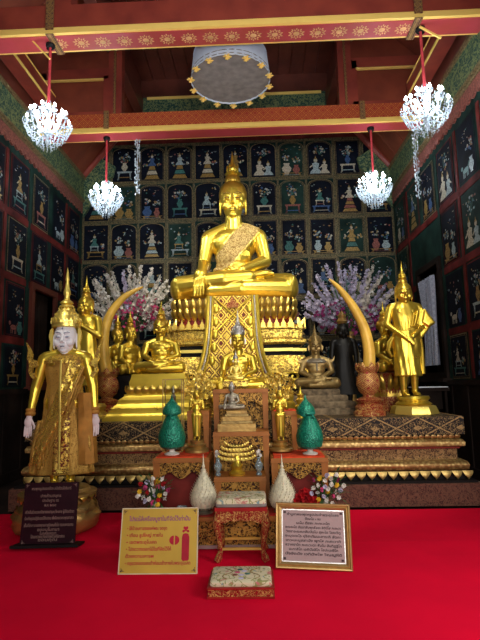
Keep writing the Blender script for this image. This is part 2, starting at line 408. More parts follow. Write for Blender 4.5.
mb.loft(top+edge, 0, False, False); tag(mb.build('carpet', 'carpet'), 'front length of red carpet under the footstool, its rear edge a thin seam', 'carpet')

# wall inlay motifs -------------------------------------------------
WM = ['w_green', 'w_navy', 'w_red', 'w_trellis', 'w_border', 'w_cream', 'w_pearl', 'w_gold', 'w_teal', 'w_rose', 'w_blue']
CR, PE, GO, TE, RO, BL = 5, 6, 7, 8, 9, 10
def disc(cx, cy, r, n=7, ry=None): return [(cx+r*cos(2*pi*i/n+.3), cy+(ry or r)*sin(2*pi*i/n+.3)) for i in range(n)]
def sil(cx, y, prof):
    return [(cx+a, y+b) for a, b in prof]+[(cx-a, y+b) for a, b in prof[::-1] if a > 1e-4]
def motif(W, H, r):
    """flat inlay pieces of one panel: [(points, colour)], x in -W/2..W/2, y in 0..H"""
    P = []; light = lambda: r.choice((CR, CR, PE, PE, GO, GO, RO, TE, BL))
    def bush(cx, cy, R, n):
        for _ in range(int(n*1.9)):
            a = r.uniform(0, 2*pi); d = R*sqrt(r.random()); q = (cx+d*cos(a), cy+d*sin(a)*.9)
            if r.random() < .4: P.append(([(cx-.004, cy-R*.5), (cx+.004, cy-R*.5), (q[0]+.004, q[1]), (q[0]-.004, q[1])], TE))
            P.append((disc(q[0], q[1], r.uniform(.012, .030), 5), light()))
    def vase(cx, y, h, col):
        w_ = h*r.uniform(.3, .45)
        P.append((sil(cx, y, [(w_*.5, 0), (w_*.4, h*.1), (w_*.9, h*.35), (w_, h*.55), (w_*.5, h*.8), (w_*.65, h)]), col))
    def table(cx, y, w_, h, col):
        P.append(([(cx-w_/2, y+h*.8), (cx+w_/2, y+h*.8), (cx+w_/2*1.08, y+h), (cx-w_/2*1.08, y+h)], col))
        for sg in (-1, 1):
            P.append(([(cx+sg*w_*.46, y+h*.8), (cx+sg*w_*.34, y+h*.8), (cx+sg*w_*.38, y+h*.1), (cx+sg*w_*.52, y), (cx+sg*w_*.44, y)], col))
        P.append(([(cx-w_*.4, y+h*.25), (cx+w_*.4, y+h*.25), (cx+w_*.4, y+h*.34), (cx-w_*.4, y+h*.34)], light()))
    def person(cx, y, h, col):
        P.append((sil(cx, y, [(h*.34, 0), (h*.3, h*.12), (h*.14, h*.3), (h*.2, h*.6), (.03*h, h*.68)]), col))
        P.append((disc(cx, y+h*.78, h*.11, 8), CR)); P.append((sil(cx, y+h*.86, [(h*.11, 0), (h*.04, h*.07), (0, h*.22)]), GO))
        sg = r.choice((-1, 1)); P.append(([(cx+sg*h*.18, y+h*.55), (cx+sg*h*.36, y+h*.4), (cx+sg*h*.33, y+h*.35), (cx+sg*h*.16, y+h*.45)], CR))
    def tiers(cx, y, w_, h, col):
        n = r.choice((3, 4))
        for i in range(n):
            a = 1-i/n*.8; hh = h/n; P.append(([(cx-w_/2*a, y+i*hh), (cx+w_/2*a, y+i*hh), (cx+w_/2*a*.7, y+i*hh+hh*.8), (cx-w_/2*a*.7, y+i*hh+hh*.8)], col if i % 2 else GO))
    def beast(cx, y, w_, col):
        h = w_*.6; sg = r.choice((-1, 1))
        P.append((disc(cx, y+h*.6, w_*.34, 9, h*.24), col)); P.append((disc(cx+sg*w_*.4, y+h*.95, w_*.12, 7), col))
        for k in (-.26, -.12, .14, .26): P.append(([(cx+k*w_-.01, y+h*.5), (cx+k*w_+.012, y+h*.5), (cx+k*w_+.01, y), (cx+k*w_-.01, y)], col))
        P.append(([(cx-sg*w_*.32, y+h*.7), (cx-sg*w_*.5, y+h*1.1), (cx-sg*w_*.44, y+h*1.12), (cx-sg*w_*.26, y+h*.75)], col))
    k = r.randrange(6); b = H*.07; c = light(); c2 = light()
    if k == 0: table(0, b, W*.6, H*.26, c); vase(0, b+H*.26, H*.26, c2); bush(0, b+H*.64, W*.24, 14)
    elif k == 1: person(-W*.16, b, H*.5, c); person(W*.2, b, H*.42, c2); bush(0, H*.74, W*.3, 10)
    elif k == 2: tiers(0, b, W*.62, H*.42, c); person(0, b+H*.4, H*.36, c2); bush(-W*.3, H*.5, W*.1, 4); bush(W*.3, H*.5, W*.1, 4)
    elif k == 3: beast(-W*.08, b, W*.5, c); bush(W*.2, H*.55, W*.2, 12); vase(W*.26, b, H*.26, c2)
    elif k == 4: vase(-W*.2, b, H*.34, c); vase(W*.2, b, H*.28, c2); bush(-W*.2, H*.58, W*.16, 9); bush(W*.2, H*.5, W*.16, 9); table(0, b*.4, W*.8, H*.09, GO)
    else: table(0, b, W*.7, H*.2, c); table(-W*.05, b+H*.2, W*.36, H*.16, c2); person(-W*.05, b+H*.36, H*.34, light()); bush(W*.26, H*.42, W*.1, 6)
    for _ in range(9):
        x, y, s_ = r.uniform(-.38, .38)*W, r.uniform(.66, .93)*H, r.uniform(.012, .024)
        P.append(([(x-s_*1.6, y+s_*.5), (x, y+s_*.3), (x+s_*1.6, y+s_*.5), (x, y-s_*.6)] if r.random() < .5 else [(x-s_, y), (x, y+s_), (x+s_, y), (x, y-s_)], light()))
    return P
def panel(mb, T, W, H, arch, r, bg=1, border=4):
    """one lacquer panel; T maps (x, y, lift) to the wall"""
    def out(e):
        w_, h_ = W/2-e, H-e
        if not arch: return [(-w_, e), (w_, e), (w_, h_), (-w_, h_)]
        a = [(w_*cos(t_*pi/10), h_-w_*.55+w_*.55*sin(t_*pi/10)**.8) for t_ in range(0, 11)]
        return [(-w_, e), (w_, e)]+a
    mb.poly([T(x, y, .012) for x, y in out(0)], border)
    mb.poly([T(x, y, .016) for x, y in out(.018)], bg)
    if r.random() < .7:
        mb.poly([T(x, y, .019) for x, y in out(.034)], border); mb.poly([T(x, y, .022) for x, y in out(.042)], bg)
    for i, (pts, c) in enumerate(motif(W*.94, H*.94, r)):
        mb.poly([T(x, y, .025+.0006*(i % 12)) for x, y in pts], c)

# back wall: a gable, rows of little lacquer pictures
mb = MB(); G = [(-XW, 0), (XW, 0), (XW, 6.5), (2.6, 8.3), (-2.6, 8.3), (-XW, 6.5)]
mb.prism(G, YB, YB+.25, 0)
TB = lambda cx, z: (lambda x, y, l: (cx+x, YB-l, z+y))
cw, ch = 2*XW/11, .965; rows = 6; zt = 7.30
for i in range(12):
    x = -XW+i*cw; mb.box(x-.022, x+.022, YB-.02, YB, 1.4, zt, 3)
for j in range(rows+1):
    mb.box(-XW, XW, YB-.018, YB, zt-j*ch-.03, zt-j*ch+.03, 3)
for i in range(11):
    for j in range(rows):
        panel(mb, TB(-XW+cw*(i+.5), zt-(j+1)*ch+.038), cw-.058, ch-.076, RNG.random() < .55, RNG, 1 if RNG.random() < .93 else 0)
mb.box(-XW, XW, YB-.05, YB, zt+.03, zt+.18, 2)
struct('wall_back', mb, WM)
mb = MB(); mb.box(-2.3, 2.3, YB-.22, YB-.01, 8.0, 8.42); mb.box(-2.1, 2.1, YB-.25, YB-.2, 8.36, 8.42, 1)
struct('trim_1', mb, ['green_carved', 'trim_gold'])

# side walls: larger pictures between red and green bands, a scalloped valance, dark wainscot
def side_wall(name, sg, wins):
    mb = MB(); x = sg*XW
    lo = sorted(wins); cuts = []
    y = YF
    for (a, b, z0, z1) in lo:
        mb.box(min(x, x+sg*.25), max(x, x+sg*.25), y, a, 0, 6.5, 0)
        mb.box(min(x, x+sg*.25), max(x, x+sg*.25), a, b, 0, z0, 0); mb.box(min(x, x+sg*.25), max(x, x+sg*.25), a, b, z1, 6.5, 0); y = b
    mb.box(min(x, x+sg*.25), max(x, x+sg*.25), y, YB+.25, 0, 6.5, 0)
    def T(yc, z): return lambda u, v, l: (x-sg*l, yc-sg*u if sg > 0 else yc-u*-1, z+v)
    pw = .84; Y = 10.86; k = 0
    while Y > 1.2:
        for j, (z0, z1) in enumerate(((4.5, 5.50), (3.42, 4.38), (2.34, 3.28), (1.5, 2.24))):
            yc = Y-pw/2
            if any(a-.45 < yc < b+.45 and z0 < zz1+.1 and z1 > zz0-.1 for a, b, zz0, zz1 in wins): continue
            panel(mb, T(yc, z0), pw-.19, z1-z0-.02, False, RNG, RNG.choice((1, 1, 1, 0)), RNG.choice((2, 2, 4, 0)))
        for (z0, z1) in ((1.5, 5.5),):
            if not any(a-.1 < Y < b+.1 for a, b, _, _ in wins): mb.box(min(x, x-sg*.014), max(x, x-sg*.014), Y-.055, Y+.03, z0, z1, 2 if k % 3 else 0)
        Y -= pw; k += 1
    for z in (4.44, 3.35, 2.29):
        segs = []; y = 1.2
        for a, b, z0, z1 in lo:
            if z0 < z < z1: segs.append((y, a)); y = b
        segs.append((y, YB))
        for a, b in segs: mb.box(min(x, x-sg*.011), max(x, x-sg*.011), a, b, z-.06, z+.06, 2)
    # valance
    n = 60; L = YB-.5
    pts = [(.5, 5.84)]
    for i in range(n*4+1):
        y = .5+L*i/(n*4); pts.append((y, 5.66-.06*abs(sin(pi*i/4))))
    pts += [(YB, 5.84)]
    mb.loft([[(xx, y, z) for y, z in pts] for xx in (x, x-sg*.035)], 9)
    mb.box(min(x, x-sg*.05), max(x, x-sg*.05), .5, YB, 5.84, 5.88, 4)
    return struct(name, mb, WM)
WR = [(8.5, 9.5, 1.62, 3.55)]; WL = [(8.55, 9.45, 1.62, 3.3)]
side_wall('wall_left', -1, WL); side_wall('wall_right', 1, WR)
for nm, sg in (('left', -1), ('right', 1)):
    x = sg*XW
    mb = MB(); mb.box(min(x, x-sg*.06), max(x, x-sg*.06), .5, YB, 5.9, 6.42, 0)
    mb.box(min(x, x-sg*.09), max(x, x-sg*.09), .5, YB, 5.88, 5.92, 1); mb.box(min(x, x-sg*.09), max(x, x-sg*.09), .5, YB, 6.42, 6.5, 1)
    struct('trim_2' if sg < 0 else 'trim_3', mb, ['green_carved', 'w_border'])
    mb = MB(); mb.box(min(x, x-sg*.05), max(x, x-sg*.05), YF, YB, 0, 1.40, 0); mb.box(min(x, x-sg*.09), max(x, x-sg*.09), YF, YB, 1.40, 1.48, 0)
    y = YF
    while y < YB: mb.box(min(x, x-sg*.07), max(x, x-sg*.07), y, y+.09, .1, 1.4, 0); y += .6
    mb.box(min(x, x-sg*.09), max(x, x-sg*.09), YF, YB, 0, .16, 0)
    struct('baseboard_'+nm, mb, 'wood_dark')
mb = MB(); mb.box(-XW, -1.6, YF-.2, YF, 0, 6.5); mb.box(2.9, XW, YF-.2, YF, 0, 6.5); mb.box(-1.6, 2.9, YF-.2, YF, 4.4, 6.5)
struct('wall_front', mb, 'panel')

# the curtained window on the right and the shuttered one on the left
def window(name, sg, y0, y1, z0, z1, red):
    x = sg*XW; t_ = .11; r_ = bpy.data.objects.new(name, None)
    mb = MB()
    a, b = min(x-sg*.06, x+sg*.24), max(x-sg*.06, x+sg*.24)
    mb.box(a, b, y0-t_, y0, z0-t_, z1+t_); mb.box(a, b, y1, y1+t_, z0-t_, z1+t_)
    mb.box(a, b, y0, y1, z0-t_, z0); mb.box(a, b, y0, y1, z1, z1+t_)
    mb.box(min(x-sg*.16, x), max(x-sg*.16, x), y0-.2, y1+.2, z0-.17, z0-t_)
    return struct(name, mb, red)
window('window_1', 1, *WR[0], 'wood_dark'); window('window_2', -1, *WL[0], 'ceiling')
mb = MB(); mb.box(XW+.2, XW+.24, 8.5, 9.5, 1.62, 3.55); struct('window_3', mb, 'wood_dark')
mb = MB()
for i in range(2): mb.box(-XW-.16, -XW-.10, 8.55+.45*i+.005, 9.0+.45*i-.005, 1.62, 3.3); mb.box(-XW-.10, -XW-.08, 8.62+.45*i, 8.93+.45*i, 1.75, 3.15)
struct('door_1', mb, 'wood_dark')
mb = MB(); rings = []
for j in range(15):
    z = 1.75+1.62*j/14; rings.append([(XW-.10+.03*sin(i*1.7+j*.1), 8.60+.036*i*(1-.15*sin(pi*j/14)), z) for i in range(21)])
front = rings; back = [[(p[0]+.008, p[1], p[2]) for p in r_] for r_ in rings]
mb.loft(front, 0, False, False); mb.loft(back, 0, False, False)
tag(mb.build('curtain', 'curtain'), 'white patterned curtain hanging in the dark window behind the standing gold Buddha', 'curtain')
mb = MB(); mb.box(XW-.62, XW-.1, 8.2, 8.85, 1.30, 1.36); mb.box(XW-.55, XW-.2, 8.3, 8.8, 1.0, 1.30, 0); mb.box(XW-.6, XW-.12, 8.22, 8.8, 1.36, 1.375, 1)
for yy in (8.25, 8.75):
    for xx in (XW-.58, XW-.16): mb.box(xx-.02, xx+.02, yy-.02, yy+.02, 0, 1.3)
t = thing('side_table', 'dark low table by the curtained window on the right wall', 'table')
mb.build('tabletop', ['wood_dark', 'white_cloth'], t)

# ceiling: two flat aisles, sloping planks, the raised nave of boards
mb = MB()
for sg in (-1, 1):
    for i in range(24):
        ya = YF+(YB-YF)*i/24; yb = ya+(YB-YF)/24-.02
        a, b = ((sg*XW, 6.5), (sg*2.3, 8.45)) if ya > 8.4 else ((sg*XW, 7.6), (sg*2.3, 8.95))
        nx_, nz_ = -sg*.03, .02
        mb.loft([[(a[0], y, a[1]), (b[0], y, b[1]), (b[0], y, b[1]+.05), (a[0], y, a[1]+.05)] for y in (ya, yb)], 1)
    mb.box(min(sg*XW, sg*(XW+.1)), max(sg*XW, sg*(XW+.1)), YF, 8.8, 6.5, 7.7, 0)
x = -2.3
while x < 2.29:
    mb.box(x+.008, x+.30, YF, YB, 9.0+.02*(int(x*7) % 2), 9.06, 0); x += .307
mb.box(-2.5, 2.5, YF, YB, 9.08, 9.12, 0)
for sg in (-1, 1): mb.box(min(sg*2.3, sg*2.5), max(sg*2.3, sg*2.5), YF, YB, 8.40, 9.1, 0)
mb.box(-2.5, 2.5, YB-.02, YB+.2, 8.2, 9.1, 0)
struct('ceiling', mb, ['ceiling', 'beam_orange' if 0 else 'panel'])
# purlins running to the back wall
for sg in (-1, 1):
    mb = MB(); mb.box(sg*2.3-.10, sg*2.3+.10, -.5, YB, 8.02, 8.40); struct('purlin', mb, 'ceiling')
    mb = MB(); X_ = sg*3.50; mb.box(X_-.14, X_+.14, -.5, 8.55, 6.80, 7.06); mb.box(min(X_-sg*.15, X_-sg*.12), max(X_-sg*.15, X_-sg*.12), -.5, 8.5, 7.04, 7.065, 1); mb.box(min(X_-sg*.15, X_-sg*.12), max(X_-sg*.15, X_-sg*.12), -.5, 8.5, 6.79, 6.82, 1)
    struct('purlin', mb, ['beam', 'trim_gold'])
for i in range(5):
    pass
# tie beams
def tie(name, Y0, Y1, z0, z1, m_front, m_under, under_center=True):
    mb = MB(); X_ = XW-.02
    mb.box(-X_, X_, Y0, Y1, z0+.05, z1, 0)
    mb.box(-X_, X_, Y0+.02, Y1-.02, z0, z0+.06, 1)
    mb.box(-X_, X_, Y0-.03, Y0+.03, z0+.01, z0+.075, 2); mb.box(-X_, X_, Y0-.015, Y0+.02, z0+.09, z0+.105, 2)
    mb.box(-X_, X_, Y1-.02, Y1+.02, z0+.01, z0+.06, 2)
    return mb
mb = tie('tie_beam', 6.0, 6.34, 6.34, 6.80, 0, 0)
struct('tie_beam', mb, ['beam', 'beam_red', 'trim_gold'])
mb = MB()
for i in range(17):
    p, mpp = at(60+21.5*i, 40, 6.17); cx = p.x
    for k in range(20):
        a = 2*pi*k/20; q = .098 if k % 2 else .075
        mb.ell((cx+cos(a)*q, 6.17+sin(a)*q*.9, 6.337), (.021, .010, .004), 8, 4, 0, Matrix.Rotation(a, 3, 'Z'))
    mb.ell((cx, 6.17, 6.336), (.046, .042, .006), 14, 4)
struct('trim_4', mb, 'rosette', smooth=True)
mb = tie('tie_beam', 8.5, 8.82, 6.27, 6.66, 0, 0)
struct('tie_beam', mb, ['beam_orange', 'beam_red', 'trim_gold'])
# timber frame standing on the second tie beam: posts, boarded side panels
for sg in (-1, 1):
    mb = MB(); xp = sg*2.22; mb.box(xp-.13, xp+.13, 8.56, 8.76, 6.66, 8.9, 0); mb.box(xp-.02, xp+.02, 8.53, 8.57, 6.66, 8.9, 1)
    struct('roof_post', mb, ['beam', 'strap'])
    mb = MB(); x0, x1 = sorted((sg*2.35, sg*3.68))
    mb.box(x0, x1, 8.62, 8.68, 6.66, 8.9, 0); mb.box(x0, x1, 8.57, 8.62, 7.44, 7.66, 1); mb.box(x0, x1, 8.57, 8.62, 6.66, 6.76, 1)
    mb.box(x0, x0+.10, 8.57, 8.62, 6.66, 7.6, 1); mb.box(x1-.1, x1, 8.57, 8.62, 6.66, 7.5, 1); mb.box(x0+.08, x1-.1, 8.55, 8.60, 7.41, 7.44, 2)
    struct('gable_panel', mb, ['panel', 'beam', 'trim_gold'])
    # front frame posts seen above the nearest beam
    mb = MB(); mb.box(xp-.12, xp+.12, 6.05, 6.28, 6.80, 8.6, 0); struct('roof_post', mb, ['beam'])
    # diagonal braces to the eaves
    mb = MB(); mb.tube([(sg*3.68, 10.9, 6.5), (sg*2.3, 10.9, 8.2)], .08, 8); struct('rafter', mb, 'beam')
for sg in (-1, 1):   # carved brackets in the corners of the back wall
    mb = MB(); s_ = sg
    pts = [(s_*3.66, 6.46), (s_*3.66, 5.5), (s_*3.5, 5.75), (s_*3.3, 5.95), (s_*3.22, 6.3), (s_*2.95, 6.5), (s_*2.9, 6.75), (s_*3.3, 7.0)]
    mb.prism(pts, YB-.12, YB-.04); struct('bracket', mb, 'green_carved')
mb = MB(); mb.box(-2.35, 2.35, 5.4, 5.7, 7.6, 7.9); struct('cross_beam', mb, ['beam_red'])

# ------------------------------------------------------------ chandeliers
def bead(mb, c, r, h, mi=0):
    x, y, z = c; q = [(x+r, y, z), (x, y+r, z), (x-r, y, z), (x, y-r, z)]
    mb.add(q+[(x, y, z+h*.5), (x, y, z-h)], [(0, 1, 4), (1, 2, 4), (2, 3, 4), (3, 0, 4), (1, 0, 5), (2, 1, 5), (3, 2, 5), (0, 3, 5)], mi)
def chandelier(R, label, loc, rod, deg):
    t = thing('crystal_chandelier', label, 'chandelier', loc, 0, 'crystal chandeliers hung from the tie beams')
    r = random.Random(3)
    mb = MB(); mb.lathe([(.001, -R*1.0), (.05*R, -R*.98), (.10*R, -.85*R), (.05*R, -.7*R), (.16*R, -.5*R), (.08*R, -.3*R), (.07*R, .2*R), (.14*R, .35*R), (.07*R, .5*R), (.05*R, .75*R), (.001, .8*R)], 12)
    mb.build('crystal_stem', 'crystal', t)
    mb = MB()
    for i in range(8):
        a = 2*pi*i/8; mb.tube([(0, 0, .42*R), (cos(a)*.18*R, sin(a)*.18*R, .5*R), (cos(a)*.25*R, sin(a)*.25*R, .68*R), (cos(a)*.18*R, sin(a)*.18*R, .82*R)], .014*R, 6)
    mb.build('crown_scrolls', 'crystal', t)
    arm = None
    for i in range(14):
        a = 2*pi*i/14+.2; q = .80 if i % 2 else .52; zz = .02 if i % 2 else .30
        mb = MB(); mb.tube([(0, 0, -.35*R), (q*.4*R, 0, -.52*R+zz*R*.5), (q*.8*R, 0, -.42*R+zz*R), (q*R, 0, -.12*R+zz*R), (q*R, 0, -.02*R+zz*R)], .022*R, 6)
        mb.lathe([(.02*R, 0), (.10*R, .03*R), (.11*R, .05*R), (.02*R, .05*R)], 10, (q*R, 0, -.04*R+zz*R))
        o = mb.build('arm', 'crystal', t, rotz=a)
        mb = MB(); mb.lathe([(.028*R, 0), (.03*R, .14*R), (.001, .145*R)], 8, (q*R, 0, zz*R)); mb.build('candle_tube', 'white_cloth', o)
        mb = MB(); mb.lathe([(.03*R, 0), (.06*R, .05*R), (.045*R, .11*R), (.002, .17*R)], 8, (q*R, 0, (.14+zz)*R)); mb.build('bulb', 'bulb', o)
    mb = MB()
    for k in range(5):
        rr = (.92, .80, .62, .42, .2)[k]; z0 = (-.10, -.35, -.55, -.78, -.95)[k]; n = (34, 32, 26, 18, 8)[k]
        for i in range(n):
            a = 2*pi*i/n+k*.3; x, y = rr*R*cos(a), rr*R*sin(a)
            for q in range(3): bead(mb, (x*(1-.04*q), y*(1-.04*q), (z0-.10*q+r.uniform(-.03, .03))*R), .030*R, .055*R)
    for i in range(200):
        a = r.uniform(0, 2*pi); rr = sqrt(r.random())*.85; z = r.uniform(-.65, .45)*(1-rr*.3); bead(mb, (rr*R*cos(a), rr*R*sin(a), z*R), .026*R, .06*R)
    o = mb.build('crystal_drops', 'crystal', t, smooth=False); o['kind'] = 'stuff'
    mb = MB(); mb.tube([(0, 0, .78*R), (0, 0, rod-.02)], .020, 8); mb.build('rose_sleeve', 'cord', t)
    mb = MB(); mb.lathe([(.05, 0), (.065, .02), (.065, .05), (.03, .055)], 16, (0, 0, rod-.055)); mb.tube([(-.05, 0, rod-.06), (0, 0, rod-.1), (.05, 0, rod-.06)], .012, 6); mb.build('ceiling_hook', 'iron', t)
    l = bpy.data.lights.new('chandelier_light', 'POINT'); l.energy = 30; l.color = (.80, .91, 1); l.shadow_soft_size = .16
    lo = bpy.data.objects.new('chandelier_light', l); COL.objects.link(lo); lo.parent = t; lo.location = (0, 0, .1*R)
    return t
def chand(px, py, Y, topz, R, label):
    p, mpp = at(px, py, Y); return chandelier(R, label, (p.x, Y, p.z), topz-p.z, 0)
chand(48, 122, 6.17, 6.335, .35, 'crystal chandelier at upper left, hung from the front beam by a rose sleeve')
chand(426, 106, 6.17, 6.335, .36, 'crystal chandelier at upper right, hung from the front beam before the right wall')
chand(106, 196, 8.66, 6.265, .35, 'small crystal chandelier at left, hung from the rear beam over the back wall')
chand(374, 186, 8.66, 6.265, .36, 'small crystal chandelier at right, hung from the rear beam over the back wall')
for px, sg, lab in ((44, -1, 'gilt wooden batten slanting down left from the hook of the left chandelier'), (427, 1, 'gilt wooden batten slanting down right from the hook of the right chandelier')):
    p, k = at(px, 50, 6.2); mb = MB(); mb.tube([(-.14, 0, -.16*sg), (.14, 0, .16*sg)] if sg < 0 else [(-.13, 0, .09), (.15, 0, -.10)], .016, 4)
    x_ = at(51 if sg < 0 else 419, 40, 6.1)[0].x
    tag(mb.build('batten', 'trim_gold', None, (x_+sg*.15, 6.10, 6.22)), lab, 'batten')
for i, px in enumerate((51, 418)):   # straps over the front beam, above the hooks
    p, k = at(px, 18, 6.0); mb = MB(); mb.box(p.x-.055, p.x+.055, 5.955, 5.97, 6.40, 6.84); mb.box(p.x-.055, p.x+.055, 5.96, 6.38, 6.327, 6.336); struct('trim_5' if i == 0 else 'trim_6', mb, 'strap')
for i, px in enumerate((107, 362)):
    p, k = at(px, 110, 8.5); mb = MB(); mb.box(p.x-.05, p.x+.05, 8.455, 8.47, 6.34, 6.70); struct('trim_7' if i == 0 else 'trim_8', mb, 'strap')

# ------------------------------------------------------------ the white ceremonial parasol
p, k = at(230, 76, 6.95)
t = thing('ceremonial_parasol', 'white cloth parasol with gold flower pendants hung between the two tie beams', 'parasol', (p.x, 7.12, 6.30))
R = .635; mb = MB(); n = 72
def skirt(r0, z0, r1, z1, wob):
    return [[((r0+(r1-r0)*q+wob*sin(j*9)*q)*cos(2*pi*j/n), (r0+(r1-r0)*q+wob*sin(j*9)*q)*sin(2*pi*j/n), z0+(z1-z0)*q) for j in range(n)] for q in (0, .33, .66, 1)]
mb.loft(skirt(R*.93, .42, R, 0, .006), 0, caps=False)
mb.loft(skirt(R*.915, .415, R*.985, .003, .006), 0, caps=False)
mb.build('skirt', 'cloth_thin', t)
mb = MB(); mb.lathe([(.02, .60), (R*.4, .56), (R*.935, .42), (R*.935, .405), (R*.4, .54), (.02, .58)], 64); mb.build('canopy', 'cloth_thin', t)
for i in range(24):
    a = 2*pi*i/24; mb = MB(); mb.tube([(.03*cos(a), .03*sin(a), .565), (R*.4*cos(a), R*.4*sin(a), .53), (R*.91*cos(a), R*.91*sin(a), .402)], .008, 5); mb.build('rib', 'grey_trim', t)
for q in (.10, .04):
    mb = MB(); mb.lathe([(R*(.995-q*.15), q), (R*(1.004-q*.15), q-.008), (R*(1.004-q*.15), q-.016), (R*(.99-q*.15), q-.016)], 64); mb.build('ribbon_trim', 'grey_trim', t)
mb = MB(); mb.lathe([(.015, .60), (.015, .2), (.03, .18), (.03, .15), (.001, .12)], 12); mb.build('pole', 'white_cloth', t)
mb = MB(); mb.lathe([(R*.90, .400), (R*.925, .400), (R*.925, .385), (R*.90, .385)], 64); mb.build('inner_ribbon', 'grey_trim', t)
fl = None
for i in range(14):
    a = 2*pi*i/14+.2
    if fl is None:
        mb = MB(); mb.tube([(0, 0, 0), (0, 0, -.05)], .003, 5)
        for k in range(6):
            b = 2*pi*k/6; mb.ell((.034*cos(b), .034*sin(b), -.06+.010*(k % 2)), (.034, .017, .010), 8, 5, 0, Matrix.Rotation(b, 3, 'Z'))
            mb.ell((.012*cos(b), .012*sin(b), -.085), (.009, .009, .018), 6, 4)
        mb.ell((0, 0, -.066), (.012, .012, .012), 8, 6); fl = mb.build('flower_pendant', 'trim_gold', t); o = fl
    else: o = fl.copy(); COL.objects.link(o)
    o.location = (R*1.0*cos(a), R*1.0*sin(a), .02)
mb = MB(); mb.tube([(0, 0, .58), (0, 0, 3.1)], .006, 6); mb.build('hanging_wire', 'iron', t)

for px, y0, y1, Y, lab in ((139, 131, 196, 8.9, 'narrow silver spangled streamer hanging below the rear beam at left'), (412, 128, 200, 8.9, 'faint silver spangled streamer hanging before the right wall')):
    p, k = at(px, y0, Y); q, _ = at(px, y1, Y); h = 6.27-q.z if Y > 8.8 else p.z-q.z; mb = MB(); r = random.Random(px); zt_ = 6.27 if Y > 8.8 else 6.27
    mb.tube([(0, 0, 0), (0, 0, q.z-zt_)], .006, 5)
    N_ = 90 if Y > 8.8 else 60
    for i in range(N_):
        z = (q.z-zt_)*i/N_; a = r.uniform(0, 6.28); bead(mb, (.045*cos(a), .03*sin(a), z), .016, .035)
    tag(mb.build('spangled_streamer', 'silver' if 0 else 'crystal', None, (p.x, Y if Y < 8.8 else 8.79, zt_), smooth=False), lab, 'streamer')

# ------------------------------------------------------------ the plinth
PZ = 1.045
px0, px1 = -2.66, 3.02
pc = (px0+px1)/2
t = thing('altar_plinth', 'long black and gold lotus plinth that carries all the golden statues', 'plinth', (pc, 8.15, 0))
hx, hy = (px1-px0)/2, 2.2
def slab(name, z0, z1, dx, mat, prof=None):
    mb = MB(); pr = prof or [(hx-dx, hy-dx, z0), (hx-dx, hy-dx, z1)]
    mb.plan(pr, RECT); return mb.build(name, mat, t, smooth=bool(prof), ang=50)
slab('base_slab', .02, .275, 0, 'plinth_base')
slab('base_edge', .275, .30, .04, 'black')
slab('lotus_core', .30, .40, .14, 'black')
slab('lower_roll', 0, 0, 0, 'roll', [(hx-.14, hy-.14, .40), (hx-.105, hy-.105, .42), (hx-.095, hy-.095, .47), (hx-.115, hy-.115, .51), (hx-.15, hy-.15, .525)])
slab('waist_band', .525, .66, .20, 'plinth_band')
slab('waist_line', .655, .675, .17, 'red_gap')
slab('upper_roll', 0, 0, 0, 'roll', [(hx-.17, hy-.17, .675), (hx-.125, hy-.125, .69), (hx-.12, hy-.12, .73), (hx-.14, hy-.14, .765), (hx-.18, hy-.18, .775)])
slab('upper_recess', .775, .835, .20, 'black')
slab('top_slab', .83, PZ, .12, 'plinth_top')
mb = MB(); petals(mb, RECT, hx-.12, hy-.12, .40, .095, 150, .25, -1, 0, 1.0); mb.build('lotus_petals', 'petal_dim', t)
mb = MB(); petals(mb, RECT, hx-.17, hy-.17, .775, .055, 260, .3, 1, 0, 1.0); mb.build('small_petals', 'roll', t)
# ------------------------------------------------------------ figures
def face(mb, c, s, d=1, zs=1.0):
    """a calm round face looking to -y, 26 wide and 35 high when s = 1; c is the chin"""
    cx, cy, cz = c
    def E(x, y, z, a, b, e, rot=None, nu=18, nv=12): mb.ell((cx+x*s, cy+y*s, cz+z*s*zs), (a*s, b*s, e*s*zs), nu, nv, 0, rot)
    E(0, 0, 20, 12.6, 13, 15.2, None, 28, 20); E(0, -2.2, 9.5, 9.6, 9.6, 9.3, None, 24, 16); E(0, -8, 2.8, 3.6, 3.2, 2.4)
    for k in (-1, 1):
        E(k*6.6, -7.5, 11.5, 4.6, 4.4, 4.6); E(k*13.0, 1, 13.5, 1.5, 3.2, 8.8)
        mb.tube([(cx+k*(1.6+q*2.4)*s, cy+(-13.0+.12*q*q*1.4)*s, cz+(20.2+1.7*sin(q*.85))*s*zs) for q in range(4)], [.5*s, .8*s, .7*s, .4*s], 6)
        if d: E(k*5.2, -11.6, 17.0, 3.3, 1.6, 1.3)
    mb.tube([(cx, cy-12.4*s, cz+20.5*s*zs), (cx, cy-14.0*s, cz+16*s*zs), (cx, cy-15.8*s, cz+12.2*s*zs)], [1.1*s, 1.25*s, 1.7*s], 8)
    for k in (-1, 1): E(k*1.7, -13.6, 11.8, 1.3, 1.6, 1.1)
    E(0, -11.9, 8.0, 3.4, 1.5, .95); E(0, -11.4, 6.2, 2.6, 1.5, 1.0)
